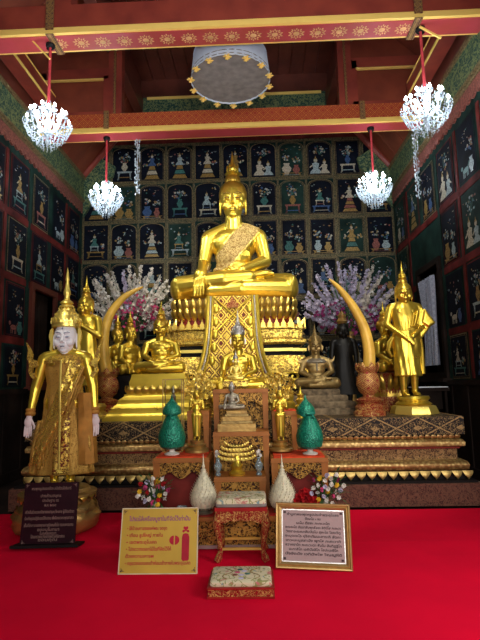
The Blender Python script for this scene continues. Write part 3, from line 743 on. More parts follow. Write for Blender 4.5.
def hair(parent, c, s, mat='gold_hair', finial=True, fmat='gold', n=24, fh=1.0):
    cx, cy, cz = c; mb = MB()
    mb.ell((cx, cy+2.3*s, cz+23.6*s), (13.4*s, 13.3*s, 13.4*s), 28, 16); mb.ell((cx, cy+1.5*s, cz+36.5*s), (7.6*s, 7.6*s, 7.5*s), 20, 12)
    mb.build('hair', mat, parent)
    if finial:
        mb = MB(); mb.lathe([(r_*s, z_*s*fh) for r_, z_ in ((6, 0), (7.4, 1.5), (5.6, 3.2), (4.6, 4.5), (5.2, 7), (3.8, 10), (2.2, 14), (1.5, 19), (.7, 25), (.1, 31))], n, (cx, cy+1.5*s, cz+41.5*s))
        for k in range(6):
            a = 2*pi*k/6; mb.ell((cx+4.6*s*cos(a), cy+1.5*s+4.6*s*sin(a), cz+47*s), (1.4*s, 1.4*s, 4*s), 8, 6)
        mb.build('flame_finial', fmat, parent)
def tiered_crown(parent, c, s, mat, tall=1.0):
    cx, cy, cz = c; mb = MB()
    P = [(13.6, 0), (14.6, 1), (14.4, 5), (15.2, 6), (13.0, 9), (11.8, 11), (12.6, 12), (10.4, 15), (9.4, 17), (10.2, 18), (8.0, 21), (7.0, 23), (7.6, 24), (5.6, 27), (4.4, 30), (5.0, 32), (3.6, 36), (2.6, 41), (3.0, 43), (1.8, 49), (1.0, 58), (.1, 70)]
    mb.lathe([(r*s, z*s*tall) for r, z in P], 24, (cx, cy+1*s, cz+24*s))
    for rr, z, h, n in ((14.6, 4, 6, 22), (12.0, 11.5, 5, 18), (9.6, 17.5, 4.5, 14)):
        X = mb.X; mb.X = Matrix.Translation((cx, cy+s, cz+24*s)); merlons(mb, circ(24), rr*s, rr*s, z*s*tall, h*s, n); mb.X = X
    for k in (-1, 1): mb.prism([(cx+k*12*s, cz+20*s), (cx+k*17*s, cz+14*s), (cx+k*14.5*s, cz+4*s), (cx+k*13*s, cz+10*s)], cy-2*s, cy+1*s)
    return mb.build('tiered_crown', mat, parent)
def hand_in_lap(mb, sg):
    mb.ell((-2*sg, -23, 25), (9, 6, 2.8)); 
    for k in range(4): mb.tube([(-8*sg, -20-k*2.3, 25), (-14*sg, -20.5-k*2.2, 25.3), (-19*sg+k*.6*sg, -21-k*2, 26.4)], [1.4, 1.3, 1.0], 8)
    mb.tube([(2*sg, -27, 26), (-5*sg, -29, 28.2)], [1.6, 1.1], 8)
def seated_mesh(name, mat, pose, voxel, kf=1.0, zs=1.13, ch=77):
    mb = MB(); xk = lambda v: v*kf
    mb.ell((0, 2, 15), (27, 15, 14), 28, 18); mb.ell((0, 0, 32), (18, 12.5, 17), 28, 18); mb.ell((0, 1, 53), (22.5, 13.5, 15.5), 28, 18)
    for k in (-1, 1): mb.ell((k*9, -5.5, 56), (12.5, 6.5, 10)); mb.limb([(k*6, 2, 71), (k*25.0, 2, 61.5)], [6.5, 8.3])
    mb.limb([(0, 0, 64), (0, -1, 84)], [9.4, 8.0]); mb.ell((0, -3, 60), (20, 10, 9)); mb.ell((0, -2, 42), (18, 12, 14))
    for k in (-1, 1):
        mb.limb([(k*14*kf, 2, 13), (k*50*kf, -9, 13)], [14, 12]); mb.ell((k*54*kf, -11, 12), (9, 12, 12))
    mb.limb([(-53*kf, -13, 14), (-8*kf, -27, 16.5), (16*kf, -25, 19)], [10, 8.4, 6]); mb.ell((26*kf, -23, 21.5), (12, 5.2, 3.6), 18, 10, 0, Matrix.Rotation(radians(-8), 3, 'Y'))
    for k in range(5): mb.ell((36*kf+k*.4, -27+k*2.2, 21.5), (3.4-.3*k, 1.2, 1.2), 8, 6)
    mb.limb([(53*kf, -13, 9.5), (8*kf, -27, 8.5), (-22*kf, -25, 7.5)], [10, 8.2, 6.5]); mb.ell((0, -14, 6), (46*kf, 14, 6), 28, 10)
    if pose == 'earth':
        mb.limb([(-26, 1, 61), (-30.5, -1, 37), (-31, -20, 25)], [7.6, 6.2, 4.4]); mb.ell((-32, -27, 21), (5.8, 4.4, 6.6))
        for k in range(4): mb.tube([(-36.2+k*2.9, -30, 18), (-36.6+k*2.9, -33.5, 11), (-36.4+k*2.8, -34, 1.5+(k == 3)*1.5)], [1.35, 1.3, .9], 8)
        mb.tube([(-27, -27, 21), (-23.5, -30, 16), (-22.5, -31, 11)], [1.5, 1.4, 1], 8)
    else:
        mb.limb([(-26, 1, 61), (-31.5, -2, 38), (-10, -21, 25)], [7.6, 6.2, 4.2]); hand_in_lap(mb, -1)
    mb.limb([(26, 1, 61), (31.5, -2, 38), (9, -21, 26.5)], [7.6, 6.2, 4.2]); hand_in_lap(mb, 1)
    face(mb, (0, -1, ch), 1.0, 1, zs)
    return fuse(mb, name, mat, voxel, 3)
def on_line(p, a, b):
    ax, az = a; bx, bz = b; d = sqrt((bx-ax)**2+(bz-az)**2); return ((p.x-ax)*(bz-az)-(p.z-az)*(bx-ax))/d
def sash_pred(p, n): return 25 < p.z < 74 and abs(on_line(p, (20, 72), (-17, 30))) < 8.6 and (abs(p.x) < 26) and p.y < 16
def robe_pred(p, n): return 24 < p.z < 72 and on_line(p, (20, 72), (-17, 30)) < -8.5*-1 and p.x > -20 and abs(p.x) < 27 and on_line(p, (20, 72), (-17, 30)) > 8.0
def sash_edge(p, n): return 25 < p.z < 74 and 8.4 < abs(on_line(p, (20, 72), (-17, 30))) < 10 and abs(p.x) < 26 and p.y < 16

def seat_thing(name, label, cat, px, py, Y, knee_px, mesh, rot=0, group=None, zbase=None):
    p, k = at(px, py, Y); s = knee_px*k/127
    t = thing(name, label, cat, (p.x, Y, p.z if zbase is None else zbase), rot, group, s)
    return t, s

SB = seated_mesh('seated_body_fine', 'gold_big', 'earth', .6, 1.0, 1.03, 78)
SE = seated_mesh('seated_body_earth', 'gold', 'earth', 1.0)
SD = seated_mesh('seated_body_lap', 'gold', 'lap', 1.0, .72)
SN = seated_mesh('seated_body_narrow', 'gold', 'earth', 1.0, .72)
def faceline(t, cz, s, zs=1.13, mat='dark_line'):
    for k in (-1, 1):
        mb = MB(); mb.ell((k*5.2*s, -14.3*s, cz+17*s*zs), (3.0*s, .6*s, .55*s), 12, 6); mb.build('eye', mat, t)
        mb = MB(); mb.tube([(k*(1.6+q*2.4)*s, (-15.0+.17*q*q)*s, cz+(20.6+1.7*sin(q*.85))*s*zs) for q in range(4)], .4*s, 6); mb.build('eyebrow', mat, t)
    mb = MB(); mb.tube([(-3.2*s, -14.3*s, cz+7.4*s*zs), (0, -14.9*s, cz+7.1*s*zs), (3.2*s, -14.3*s, cz+7.4*s*zs)], .35*s, 6); mb.build('lips', mat, t)
def variant(me, mat):
    c = me.copy(); c.materials.clear(); c.materials.append(M[mat]); return c

# the great Buddha
bud, s = seat_thing('seated_buddha_statue', 'great gilded seated Buddha statue at the top of the central tiered throne', 'statue', 235, 303, 9.0, 127, SB, zbase=at(235, 298, 8.3)[0].z)
BUDZ = bud.location.z; US = s; bud.location.z += .02
link('body', SB, bud); link('embroidered_sash', shell(SB, 'sash', 'sash', sash_pred, .8), bud)
link('sash_border', shell(SB, 'sash_border', 'gold_pale', sash_edge, 1.1), bud)
bud.scale = (s, s, s*1.10); hair(bud, (0, -1, 77.5), 1.08, fh=.72)
for k in (-1, 1):
    mb = MB(); mb.ell((k*5.2, -14.1, 78+17*1.03), (2.9, .5, .55), 12, 6); mb.build('eye', 'dark_line', bud)
    mb = MB(); mb.tube([(k*(1.6+q*2.4), -14.5+.17*q*q, 78+21.0+1.7*sin(q*.85)) for q in range(4)], .32, 6); mb.build('eyebrow', 'dark_line', bud)
mb = MB(); mb.tube([(-3.2, -14.2, 85.5), (0, -14.8, 85.2), (3.2, -14.2, 85.5)], .28, 6); mb.build('lips', 'dark_line', bud)

# ------------------------------------------------------------ the tiered throne
Yt = 9.0; bx = bud.location.x
p, k = at(235, 300, 8.2)
def tz(py, Y=8.15): return at(235, py, Y)[0].z
def hw(px, Y=8.15): return px/2*at(235, 330, Y)[1]
th = thing('tiered_throne', 'tall gilded tiered throne of lotus petals and pointed crestings under the great Buddha', 'throne', (bx, Yt, PZ))
def thb(name, prof, out, mats, **kw):
    mb = MB(); mb.plan([(a, b, z-PZ) for a, b, z in prof], out); return mb.build(name, mats, th, **kw)
RO_ = rect_out(5, .35); RD = redent(.10)
ztop = BUDZ; z_l0 = tz(318); z_m0 = tz(337); z_m1 = tz(324)
A = hw(128); B = .80
thb('lotus_seat', [(A*.90, B*.90, tz(319)), (A*.93, B*.93, ztop-.02), (A*.95, B*.95, ztop)], RO_, 'gold_old')  # core darker than the petals: shade between them put into its colour
mb = MB(); petals(mb, RO_, A*.95, B*.95, tz(311)-PZ, ztop-tz(311)-.005, 62, .34, 1, 0, .95); petals(mb, RO_, A*.93, B*.93, tz(319)-PZ, (ztop-tz(319))*.6, 62, .45, 1, 0, .95); mb.build('lotus_petals', 'lotus', th)
thb('red_recess', [(A*.93, B*.93, tz(324)), (A*.93, B*.93, tz(316))], RO_, 'red_gap')
A2 = hw(146); B2 = .86
thb('crested_tier', [(A2*.97, B2*.97, tz(345)), (A2, B2, tz(343)), (A2, B2, tz(340)), (A2*.95, B2*.95, tz(338)), (A2*.95, B2*.95, tz(330)), (A2, B2, tz(329)), (A2, B2, tz(327)), (A2*.93, B2*.93, tz(324))], RD, 'gold_fili', ang=30)
mb = MB(); merlons(mb, RD, A2*.99, B2*.99, tz(328)-PZ, tz(318)-tz(328), 72); mb.build('crestings', 'lotus', th)
thb('dark_line_tier', [(A2*.93, B2*.93, tz(349)), (A2*.93, B2*.93, tz(345))], RD, 'black')
thb('gilt_line', [(A2*1.0, B2*1.0, tz(352)), (A2*1.0, B2*1.0, tz(349))], RD, 'gold_pale')
thb('dark_recess', [(A2*.95, B2*.95, tz(356)), (A2*.95, B2*.95, tz(352))], RD, 'black')
thb('sloping_tier', [(A2*1.08, B2*1.08, tz(374)), (A2*1.07, B2*1.07, tz(371)), (A2*.97, B2*.97, tz(356))], RD, 'gold_fili', ang=30)
thb('black_tier', [(A2*1.0, B2*1.0, tz(392)), (A2*1.0, B2*1.0, tz(374))], RD, 'black')
thb('gilt_base', [(A2*1.15, B2*1.12, PZ), (A2*1.15, B2*1.12, PZ+.08), (A2*1.08, B2*1.06, PZ+.12), (A2*1.05, B2*1.04, tz(392))], RD, 'gold_relief', ang=30)
for q in (-1, 1):   # gilt scroll feet before the black tier
    for q2 in (.42, .80):
        mb = MB(); x = q*A2*q2; y = -B2*1.02-.08; z = tz(384)-PZ
        pts = [(x+.075*sin(a)*(1-a/9)*q, y, z+.10+.07*cos(a)*(1-a/9)) for a in [i*.45 for i in range(14)]]
        mb.tube(pts+[], [.022]*14, 8); mb.tube([(x, y, z+.17), (x-.16*q, y, z+.16), (x-.26*q, y, z+.02)], .02, 8); mb.tube([(x-.02*q, y, z+.04), (x+.02*q, y, z-.1)], .03, 8)
        mb.build('scroll_foot', 'gold', th)
# hanging frontal between the tiers, flaring to the bottom
def yf(z):   # front face of the throne at height z
    u = max(0, (ztop-z)/(ztop-PZ)); return -B-.16-.38*u**1.3
N = 14; zs = [ztop-.01-(ztop-.01-tz(388, 7.6))*i/N for i in range(N+1)]
def wf(z):
    u = (ztop-z)/(ztop-tz(388, 7.6)); return hw(50, 8.0)*(1+.12*max(0, u)+.62*max(0, u)**4)
mb = MB(); mb.loft([[(-wf(z)*.86, yf(z)-.02, z-PZ), (wf(z)*.86, yf(z)-.02, z-PZ), (wf(z)*.86, yf(z)+.04, z-PZ), (-wf(z)*.86, yf(z)+.04, z-PZ)] for z in zs]); fr = mb.build('hanging_frontal', 'apron', th, ang=50)
for q in (-1, 1):
    for wq, rr, mt in ((.98, .032, 'gold'), (.88, .014, 'silver'), (.80, .020, 'gold')):
        mb = MB(); mb.tube([(q*wf(z)*wq, yf(z)-.03, z-PZ) for z in zs], rr, 8); mb.build('beaded_border', mt, fr)
    for i in range(5):
        z = zs[2+i*2]; mb = MB(); mb.ell((q*wf(z)*.66, yf(z)-.03, z-PZ), (.05, .02, .085), 12, 8); mb.build('jewel_boss', 'gold', fr)
for q in (-1, 1): mb = MB(); mb.tube([(q*wf(zs[0])*.75, yf(zs[0])-.035, zs[0]-PZ-.02), (0, yf(zs[2])-.05, zs[3]-PZ), (-q*wf(zs[6])*.70, yf(zs[6])-.035, zs[6]-PZ)], .016, 8); mb.build('crossing_band', 'gold', fr)
mb = MB(); mb.prism([(-.09, .0), (.09, 0), (.10, .06), (.04, .10), (0, .2), (-.04, .10), (-.10, .06)], -.04, .04); o = mb.build('crest_ornament', 'red_gold', th, (0, yf(ztop)-.05, ztop-PZ-.22))

# ------------------------------------------------------------ standing figures
def arm(mb, sg, pts, rad, hand=None):
    mb.limb([(sg*x, y, z) for x, y, z in pts], rad)
HS, CH = .55, 80.8
def standing_mesh(name, mat, pose, voxel, facey=True):
    mb = MB()
    mb.limb([(-4.8, 0, 50), (-5, -.5, 26), (-4.8, .5, 4)], [7, 4.2, 2.5]); mb.limb([(4.8, 0, 50), (5, -.5, 26), (4.8, .5, 4)], [7, 4.2, 2.5])
    for k in (-1, 1):
        mb.ell((k*5, -3.2, 1.9), (2.7, 6.2, 1.9))
        for q in range(5): mb.ell((k*(3.2+q*.9), -9.4+.5*q, 1.2), (.6, 1.5, .8), 6, 5)
    mb.ell((0, 0, 50), (11, 7, 9)); mb.ell((0, 0, 62), (9, 6.2, 11)); mb.ell((0, .3, 73), (11.5, 6.5, 9))
    for k in (-1, 1): mb.limb([(k*2, .5, 81), (k*11.6, .5, 78)], [3.2, 3.9]); mb.ell((k*4.8, -3.6, 74), (4.4, 3, 3.6))
    mb.limb([(0, 0, 78), (0, -.4, 87)], [3.6, 3.2])
    def fingers(x, y, z, sg, L=5.5, curl=0):
        mb.ell((x, y, z), (2.1, 1.3, 2.9))
        for q in range(4): mb.tube([(x-1.5+q*1.0, y, z-2), (x-1.6+q*1.05, y-.3-curl, z-4.4), (x-1.6+q*1.08, y-.3-curl*1.6, z-L-(.7 if q in (1, 2) else 0))], [.55, .5, .36], 7)
        mb.tube([(x-sg*1.8, y-.3, z+.6), (x-sg*3.0, y-1.0, z-1.8), (x-sg*2.9, y-1.2, z-3.2)], [.6, .5, .38], 7)
    if pose == 'crossed':
        mb.limb([(-12.6, .5, 77), (-16.5, 0, 63), (-3.5, -9.5, 50.5)], [3.9, 3.1, 1.9]); mb.limb([(12.6, .5, 77), (16, 0, 62), (3.2, -9, 51)], [3.9, 3.1, 1.9])
        mb.ell((0, -10.6, 48.5), (3.4, 1.5, 2.6)); mb.ell((1, -9.2, 47.5), (3, 1.5, 2.4))
        for q in range(4): mb.tube([(-1.5+q*1.1, -11.3, 48), (1.0+q*1.0, -11.7, 45.2), (1.6+q*.9, -11.5, 43)], [.55, .5, .36], 7)
    elif pose == 'raised':
        mb.limb([(-12.6, .5, 77), (-15.5, 0, 61), (-15, -2.5, 45)], [3.9, 3.1, 1.9]); fingers(-15, -3, 41.5, -1)
        mb.limb([(12.6, .5, 77), (15.5, -1, 62), (-1.5, -9.5, 73.5)], [3.9, 3.1, 1.9]); mb.ell((-3.6, -10.4, 75.5), (2.3, 1.3, 2.7))
        for q in range(4): mb.tube([(-5.4+q*1.0, -10.4, 77), (-6.6+q*1.0, -10.6, 79.4), (-7.2+q*1.0, -10.6, 81.6)], [.55, .5, .36], 7)
    elif pose == 'down':
        for k in (-1, 1): mb.limb([(k*12.8, .5, 77), (k*17.2, 0, 60), (k*19.4, -2.5, 43)], [4.0, 3.1, 1.9])
    elif pose == 'side':
        for k in (-1, 1): mb.limb([(k*12.2, .5, 77), (k*14, 0, 61), (k*13.4, -2.5, 46)], [3.7, 2.9, 1.8]); fingers(k*13.4, -3, 43, k)
    elif pose == 'palms':
        for k in (-1, 1): mb.limb([(k*12.2, .5, 77), (k*14.5, 0, 62), (k*8, -8.5, 66)], [3.7, 2.9, 1.8]); mb.ell((k*7.6, -10, 69.5), (2.1, 1.2, 2.8))
    if facey: face(mb, (0, -.6, CH), HS, 1, 1.05)
    return fuse(mb, name, mat, voxel, 2)
def robe_loft(mb, z0=17, flare=1.0, wave=.35, wd=13.2, top=0):
    rings = []
    prof = [(z0, wd*flare, 8.0), (z0+2, wd*flare, 8.0), (30, wd*.97, 7.8), (44, 12.3, 8.0), (52, 11.8, 7.9), (61, 10.4, 7.2), (70, 11.8, 7.4), (77, 12.2, 6.6), (81-top*.8, 9.6, 5.2), (83.2-top, 5.6, 4.2)]
    for z, a, b in prof:
        r = []
        for j in range(48):
            th_ = 2*pi*j/48; w_ = 1+wave*.06*sin(th_*11+z*.12)*(1 if z < 60 else .4); r.append((a*cos(th_)*w_, b*sin(th_)*w_, z))
        rings.append(r)
    mb.loft(rings)
def stand(name, label, cat, px, foot_py, head_py, Y, mesh, robe, rot=0, zbase=None, group=None, head='hair', **kw):
    """foot_py: soles, head_py: top of the skull"""
    p, k = at(px, foot_py, Y); q, _ = at(px, head_py, Y); s = (q.z-p.z)/100
    t = thing(name, label, cat, (p.x, Y, p.z if zbase is None else zbase), rot, group, s)
    link('body', mesh, t)
    if robe:
        mb = MB(); robe_loft(mb, **kw); mb.build('robe', robe, t)
    if head == 'hair': hair(t, (0, -.6, CH), HS, 'gold_hair' if robe != 'bronze' else 'bronze', True, 'gold' if robe != 'bronze' else 'bronze')
    return t, s
def base_of(px, y0, y1, Y, w0, w1, depth=1.0, z0=None):
    """pedestal numbers: centre x, z0, z1, half widths"""
    a, k = at(px, y0, Y); b, _ = at(px, y1, Y)
    return a.x, (a.z if z0 is None else z0), b.z, w0*k/2, w1*k/2

# right: the standing Buddha with crossed hands and a flaring robe
SC = standing_mesh('standing_crossed', 'gold', 'crossed', .62)
p, k = at(413, 396, 6.7); PB = at(413, 396, 6.7)[0].z
t = thing('lotus_pedestal', 'eight-sided gold lotus pedestal under the robed Buddha standing at the right end of the plinth', 'pedestal', (p.x, 6.7, PZ))
h = PB-PZ; W = 43*k/2
mb = MB(); mb.plan([(W, W, 0), (W, W, h*.08), (W*.90, W*.90, h*.42), (W*.86, W*.86, h*.46), (W*.70, W*.70, h*.50)], octa()); mb.build('octagonal_foot', 'gold_pale', t, ang=25)
mb = MB(); mb.lathe([(W*.72, h*.48), (W*.82, h*.56), (W*.70, h*.68), (W*.60, h*.74), (W*.74, h*.86), (W*.70, h), (.01, h)], 40); mb.build('lotus_cushion', 'gold', t)
mb = MB(); petals(mb, circ(32), W*.62, W*.62, h*.70, h*.26, 18, .35); mb.build('lotus_petals', 'gold_pale', t)
st, s = stand('standing_buddha_statue', 'gold Buddha standing at the far right with crossed hands and wide flaring robe', 'statue', 410, 396, 283, 6.7, SC, None, 0, PB)
mb = MB(); robe_loft(mb, 17, 1.0, .9, 12.0); mb.prism([(8, 81), (13, 80), (18, 74), (25.5, 63), (21, 60), (16.5, 54), (13, 50), (9, 60), (8, 70)], -3.4, 1.2); mb.prism([(17, 76), (25, 63.5), (19, 60), (14, 64)], -4.6, -.4)
faceline(st, CH, HS, 1.05)
r_ = fuse(mb, 'robe', 'gold', .7, 5); link('robe', r_, st)
mb = MB(); mb.tube([(12, -1, 50), (13.5, 0, 40), (13, 0, 19)], [1.6, 1.2, 1.6], 8); mb.tube([(-12, -1, 52), (-15, 0, 46), (-16.5, 0, 40), (-13.5, 0, 34)], [1.5, 2.4, 2.0, .8], 10)
for q in range(6): mb.tube([(13-q*3.6, -6.6-(1 if q in (2, 3) else 0), 76-q*2.2), (8-q*2.6, -8.2, 62-q), (16-q*1.5, -5.2, 58-q*.4)], .45, 6)
mb.tube([(0, -8.4, 49), (-.8, -8.6, 34), (0, -8.7, 18)], [.7, .6, .8], 6); mb.build('robe_folds', 'gold', st)

# back left: the Buddha with raised hand
SR = standing_mesh('standing_raised', 'gold', 'raised', .7)
p, k = at(84, 402, 6.95)
t = thing('lotus_pedestal', 'gold pedestal behind the crowned statue, under the Buddha with raised hand', 'pedestal', (p.x, 6.95, PZ)); h = at(84, 404, 6.95)[0].z-PZ
mb = MB(); mb.plan([(.34, .34, 0), (.34, .34, h*.2), (.26, .26, h*.5), (.30, .30, h*.8), (.27, .27, h)], octa()); mb.build('octagonal_foot', 'gold_pale', t, ang=25)
stand('standing_buddha_statue', 'gold Buddha standing behind the crowned white-faced statue, one hand raised to his chest', 'statue', 84, 404, 297, 6.95, SR, 'gold', radians(-14), PZ+h); faceline([o for o in bpy.data.objects if o.name.startswith('standing_buddha_statue')][-1], CH, HS, 1.05)

# black figure behind the right tusk
SS = standing_mesh('standing_side', 'black_bronze', 'side', .8)
t, s = stand('standing_monk_statue', 'dark black-bronze standing figure behind the right tusk', 'statue', 346, 402, 316, 7.9, SS, 'black_bronze', 0, PZ, head=None, flare=1.25, wd=14.5)
mb = MB(); mb.ell((0, .2, 93), (6.2, 6.2, 7), 16, 10); mb.build('head_cap', 'black_bronze', t)
mb = MB(); mb.lathe([(.6, 0), (5, .5), (7, 3), (4, 7), (5, 10), (.3, 16)], 16, (0, 0, 99)); mb.build('gilt_offering_bowl', 'gold_old', t)

# the big crowned statue on the left
SW = standing_mesh('standing_down', 'gold', 'down', .55, False)
p, k = at(58, 487, 5.2); FZ = p.z
t = thing('rock_pedestal', 'gold lotus and rock pedestal on the carpet under the crowned statue at left', 'pedestal', (p.x, 5.2, .014))
h = FZ-.014; r = random.Random(5)
mb = MB(); rings = []
for i in range(9):
    z = h*.84*i/8; q = .30+.13*sin(pi*min(1, (i/8)*1.05)**.8)-.03*(i/8); rings.append([(q*x_*(1+.16*noise.noise(Vector((x_*5, y_*5, z*14)))), q*y_*(1+.16*noise.noise(Vector((x_*4, y_*4, z*9+5)))), z) for x_, y_ in [(a*(1-.0*b), b) for a, b in [(cos(2*pi*j/40)*1.05, sin(2*pi*j/40)) for j in range(40)]]])
mb.loft(rings); mb.build('rock_foot', 'gold_old', t, ang=60)
for row in range(4):
    mb = MB(); petals(mb, circ(40), (.34, .40, .39, .33)[row], (.32, .38, .37, .31)[row], .02+row*h*.19, h*.2, 16-row, .18, 1, 0, 1.1); mb.build('rocky_petals', 'gold_old', t)
mb = MB(); mb.plan([(.36, .33, h*.80), (.40, .36, h*.85), (.40, .36, h*.90), (.34, .30, h*.93), (.32, .28, h)], circ(40)); mb.build('lotus_seat', 'gold_old', t)
mb = MB(); petals(mb, circ(40), .37, .33, h*.90, .075, 20, .3, -1); mb.build('lotus_petals', 'lotus', t)
cs, s = stand('crowned_standing_statue', 'tall standing crowned statue with white face and embroidered gold robe at left', 'statue', 62, 484, 320, 5.2, SW, None, radians(6), FZ, head=None)
mb = MB(); robe_loft(mb, 8, 1.32, 1.0, 14.0, 3.2)
for q in range(7): mb.tube([(13-q*3.2, -6.6-(1.2 if 1 < q < 5 else 0), 72-q*4.5), (5-q*2.4, -9.2, 50-q*4.5), (-14+q*.4, -8.4, 30-q*3.0)], 1.0, 8)
mb.tube([(15, -4, 40), (17, -5, 24), (18, -4, 10)], [1.5, 1.6, 1.2], 8); mb.tube([(-13, -4, 40), (-16, -5, 22), (-17.5, -4, 9)], [1.5, 1.6, 1.2], 8)
link('robe', fuse(mb, 'robe', 'robe', .62, 2), cs)
mb = MB(); mb.X = Matrix.Diagonal((1.06, 1.06, 1, 1)); face(mb, (0, -.6, 80.4), .50, 1, 1.14)
link('white_head', fuse(mb, 'head', 'white_face', .22, 2), cs)
mb = MB(); mb.limb([(0, 0, 76), (0, -.4, 86)], [3.8, 3.4]); mb.build('neck', 'white_face', cs)
for kk in (-1, 1):
    mb = MB(); mb.ell((kk*2.8, -7.6, 90.2), (1.4, .45, .42), 10, 6); mb.build('eye', 'eye', cs)
    mb = MB(); mb.tube([(kk*(.8+q*1.15), -7.9+.09*q*q, 92.4+.8*sin(q*.85)) for q in range(4)], .22, 6); mb.build('eyebrow', 'eye', cs)
mb = MB(); mb.ell((0, -7.2, 84.6), (1.5, .5, .4), 10, 6); mb.build('lips', 'eye', cs)
mb = MB(); mb.ell((0, -8.0, 95.4), (.45, .3, .6), 8, 6); mb.build('forehead_mark', 'eye', cs)
mb = MB(); c_ = [(6.6, 0), (7.6, .5), (7.6, 2.4), (8.1, 3), (7.2, 4.6), (6.9, 6.2), (5.9, 8.4), (4.9, 10.4), (3.2, 11.8), (2.6, 12.4), (3.9, 13.2), (3.8, 14.0), (2.5, 14.8), (3.6, 15.6), (3.2, 16.6), (1.6, 18), (1.3, 20), (1.9, 21.6), (1.9, 23), (1.2, 26), (.8, 30), (1.2, 31), (.9, 33), (.5, 36), (.05, 39)]
mb.lathe([(r1*1.14, z*1.0) for r1, z in c_], 28, (0, .2, 96.6))
mb.X = Matrix.Translation((0, .2, 96.6)); merlons(mb, circ(28), 8.9, 8.9, 2.4, 3.6, 22); merlons(mb, circ(28), 6.9, 6.9, 6, 3, 18); merlons(mb, circ(28), 4.8, 4.8, 10.4, 2.4, 14); mb.X = Matrix()
mb.build('tiered_crown', 'gold_pale', cs)
for kk in (-1, 1):
    mb = MB(); mb.loft([[(kk*(7.8+a), y, 97-z) for a, z in ((0, 0), (1.6, 2), (2.2, 6), (1.2, 10), (1.5, 14), (.3, 16.5), (-.3, 10), (-.2, 4))] for y in (-1.5, .8)]); mb.build('ear_pendant', 'gold_pale', cs)
    mb = MB(); q = [(12, 78), (16, 76.5), (19, 79), (21.5, 84), (20.8, 90), (22.5, 96), (19.5, 92), (17, 87), (17.5, 83), (14, 82)]
    mb.prism([(kk*(15+(x-12)*.75), 73+(z-78)*.80) for x, z in q], -3.4, -1.6); mb.prism([(kk*(16+(x-12)*.5), 66+(z-78)*.6) for x, z in q], -4.2, -1.4); mb.build('flame_epaulette', 'gold_fili', cs)
    mb = MB(); mb.lathe([(2.5, 0), (3.1, 1), (2.6, 2.4), (2.9, 3.4), (2.3, 4.4)], 16, (kk*19.2, -2.2, 43)); mb.build('cuff', 'robe_plain', cs)
    mb = MB(); x, y, z = kk*19.8, -3.2, 39
    mb.ell((x, y, z), (2.6, 1.3, 3.6)); mb.limb([(x, y+.3, z+2), (kk*19.4, -2.6, 43.5)], [1.7, 1.8])
    for q in range(4): mb.tube([(x-1.8+q*1.2, y, z-2.4), (x-2.0+q*1.3, y-.4, z-5.6), (x-2.0+q*1.32, y-1.0, z-8.3-(.9 if q in (1, 2) else 0))], [.68, .6, .42], 8)
    mb.tube([(x-kk*2.0, y-.4, z+.8), (x-kk*3.8, y-1.2, z-2), (x-kk*3.8, y-1.4, z-4.2)], [.8, .66, .45], 8)
    link('hand', fuse(mb, 'hand', 'hand', .25, 1), cs)
mb = MB(); mb.lathe([(4.2, 0), (8.5, -1), (11.6, -3.6), (11.4, -5.4), (8.8, -3.6), (4.4, -1.5)], 32, (0, 0, 79.6), 1.12, .74); mb.build('jewelled_collar', 'gold_fili', cs)
def dsash(p, n): return 14 < p.z < 83 and abs(on_line(p, (11, 80), (-9, 26))) < 4.2 and p.y < 3
rob = [o for o in cs.children if o.name.startswith('robe')][0].data
link('diagonal_sash', shell(rob, 'diagonal_sash', 'gold_fili', dsash, .7), cs)
def apr(p, n): return 9 < p.z < 46 and abs(p.x-1.2) < 4.6 and p.y < 0
link('front_panel', shell(rob, 'front_panel', 'gold_relief', apr, .55), cs)
mb = MB(); rings = []
for i in range(12):
    z = 80-(80-14)*i/11; x0 = 9.5+i*.15; x1 = 15.2+.45*i
    rings.append([(x0, -6.6, z), ((x0+x1)/2, -7.4+.8*sin(i), z), (x1, -5.0, z), (x1+.6, 1.5, z), (x0, 2, z)])
mb.loft(rings[4:]); mb.build('hanging_drape', 'robe_plain', cs)
mb = MB()
for q in range(8): mb.tube([(14-q*3.4, -7.4-(.8 if 1 < q < 6 else 0), 66-q*4.5), (7-q*2.2, -10.0, 46-q*4), (-12.5+q*.6, -8.6, 24-q*1.6)], .5, 6)
mb.build('robe_folds', 'robe', cs)
mb = MB(); mb.tube([(0, -9.0, 76), (0, -9.6, 60), (.6, -10.4, 44), (1.2, -11.6, 12)], .7, 6)
mb.build('bead_string', 'gold_pale', cs)
# ------------------------------------------------------------ seated statues on the plinth
def pedestal(name, label, x, Y, z0, z1, tiers, out, mats, rot=0, dy=.8):
    """tiers: [(half width bottom, half width top, share of height, kind)] from the ground up"""
    t = thing(name, label, 'pedestal', (x, Y, z0), rot); H = z1-z0; z = 0
    for i, (a, b, f, kind) in enumerate(tiers):
        h = H*f; mb = MB()
        if kind == 'p':
            mb.plan([(a*.93, a*.93*dy, z), (b*.93, b*.93*dy, z+h)], out); mb.build('tier', mats[0], t, ang=30)
            mb = MB(); petals(mb, out, a*.93, a*.93*dy, z, h*.95, max(16, int(a*60)), .3); mb.build('lotus_petals', mats[1], t)
        elif kind == 'm':
            mb.plan([(a, a*dy, z), (a, a*dy, z+h*.5), (b*.94, b*.94*dy, z+h)], out); mb.build('tier', mats[0], t, ang=30)
            mb = MB(); merlons(mb, out, a*.97, a*.97*dy, z+h*.5, h*.5, 40); mb.build('crestings', mats[1], t)
        else:
            mb.plan([(a, a*dy, z), (a, a*dy, z+h*.25), (a+(b-a)*.7, (a+(b-a)*.7)*dy, z+h*.6), (b, b*dy, z+h*.8), (b, b*dy, z+h)], out); mb.build('tier', mats[0], t, ang=30)
        z += h
    return t
def Zat(px, py, Y): return at(px, py, Y)[0].z

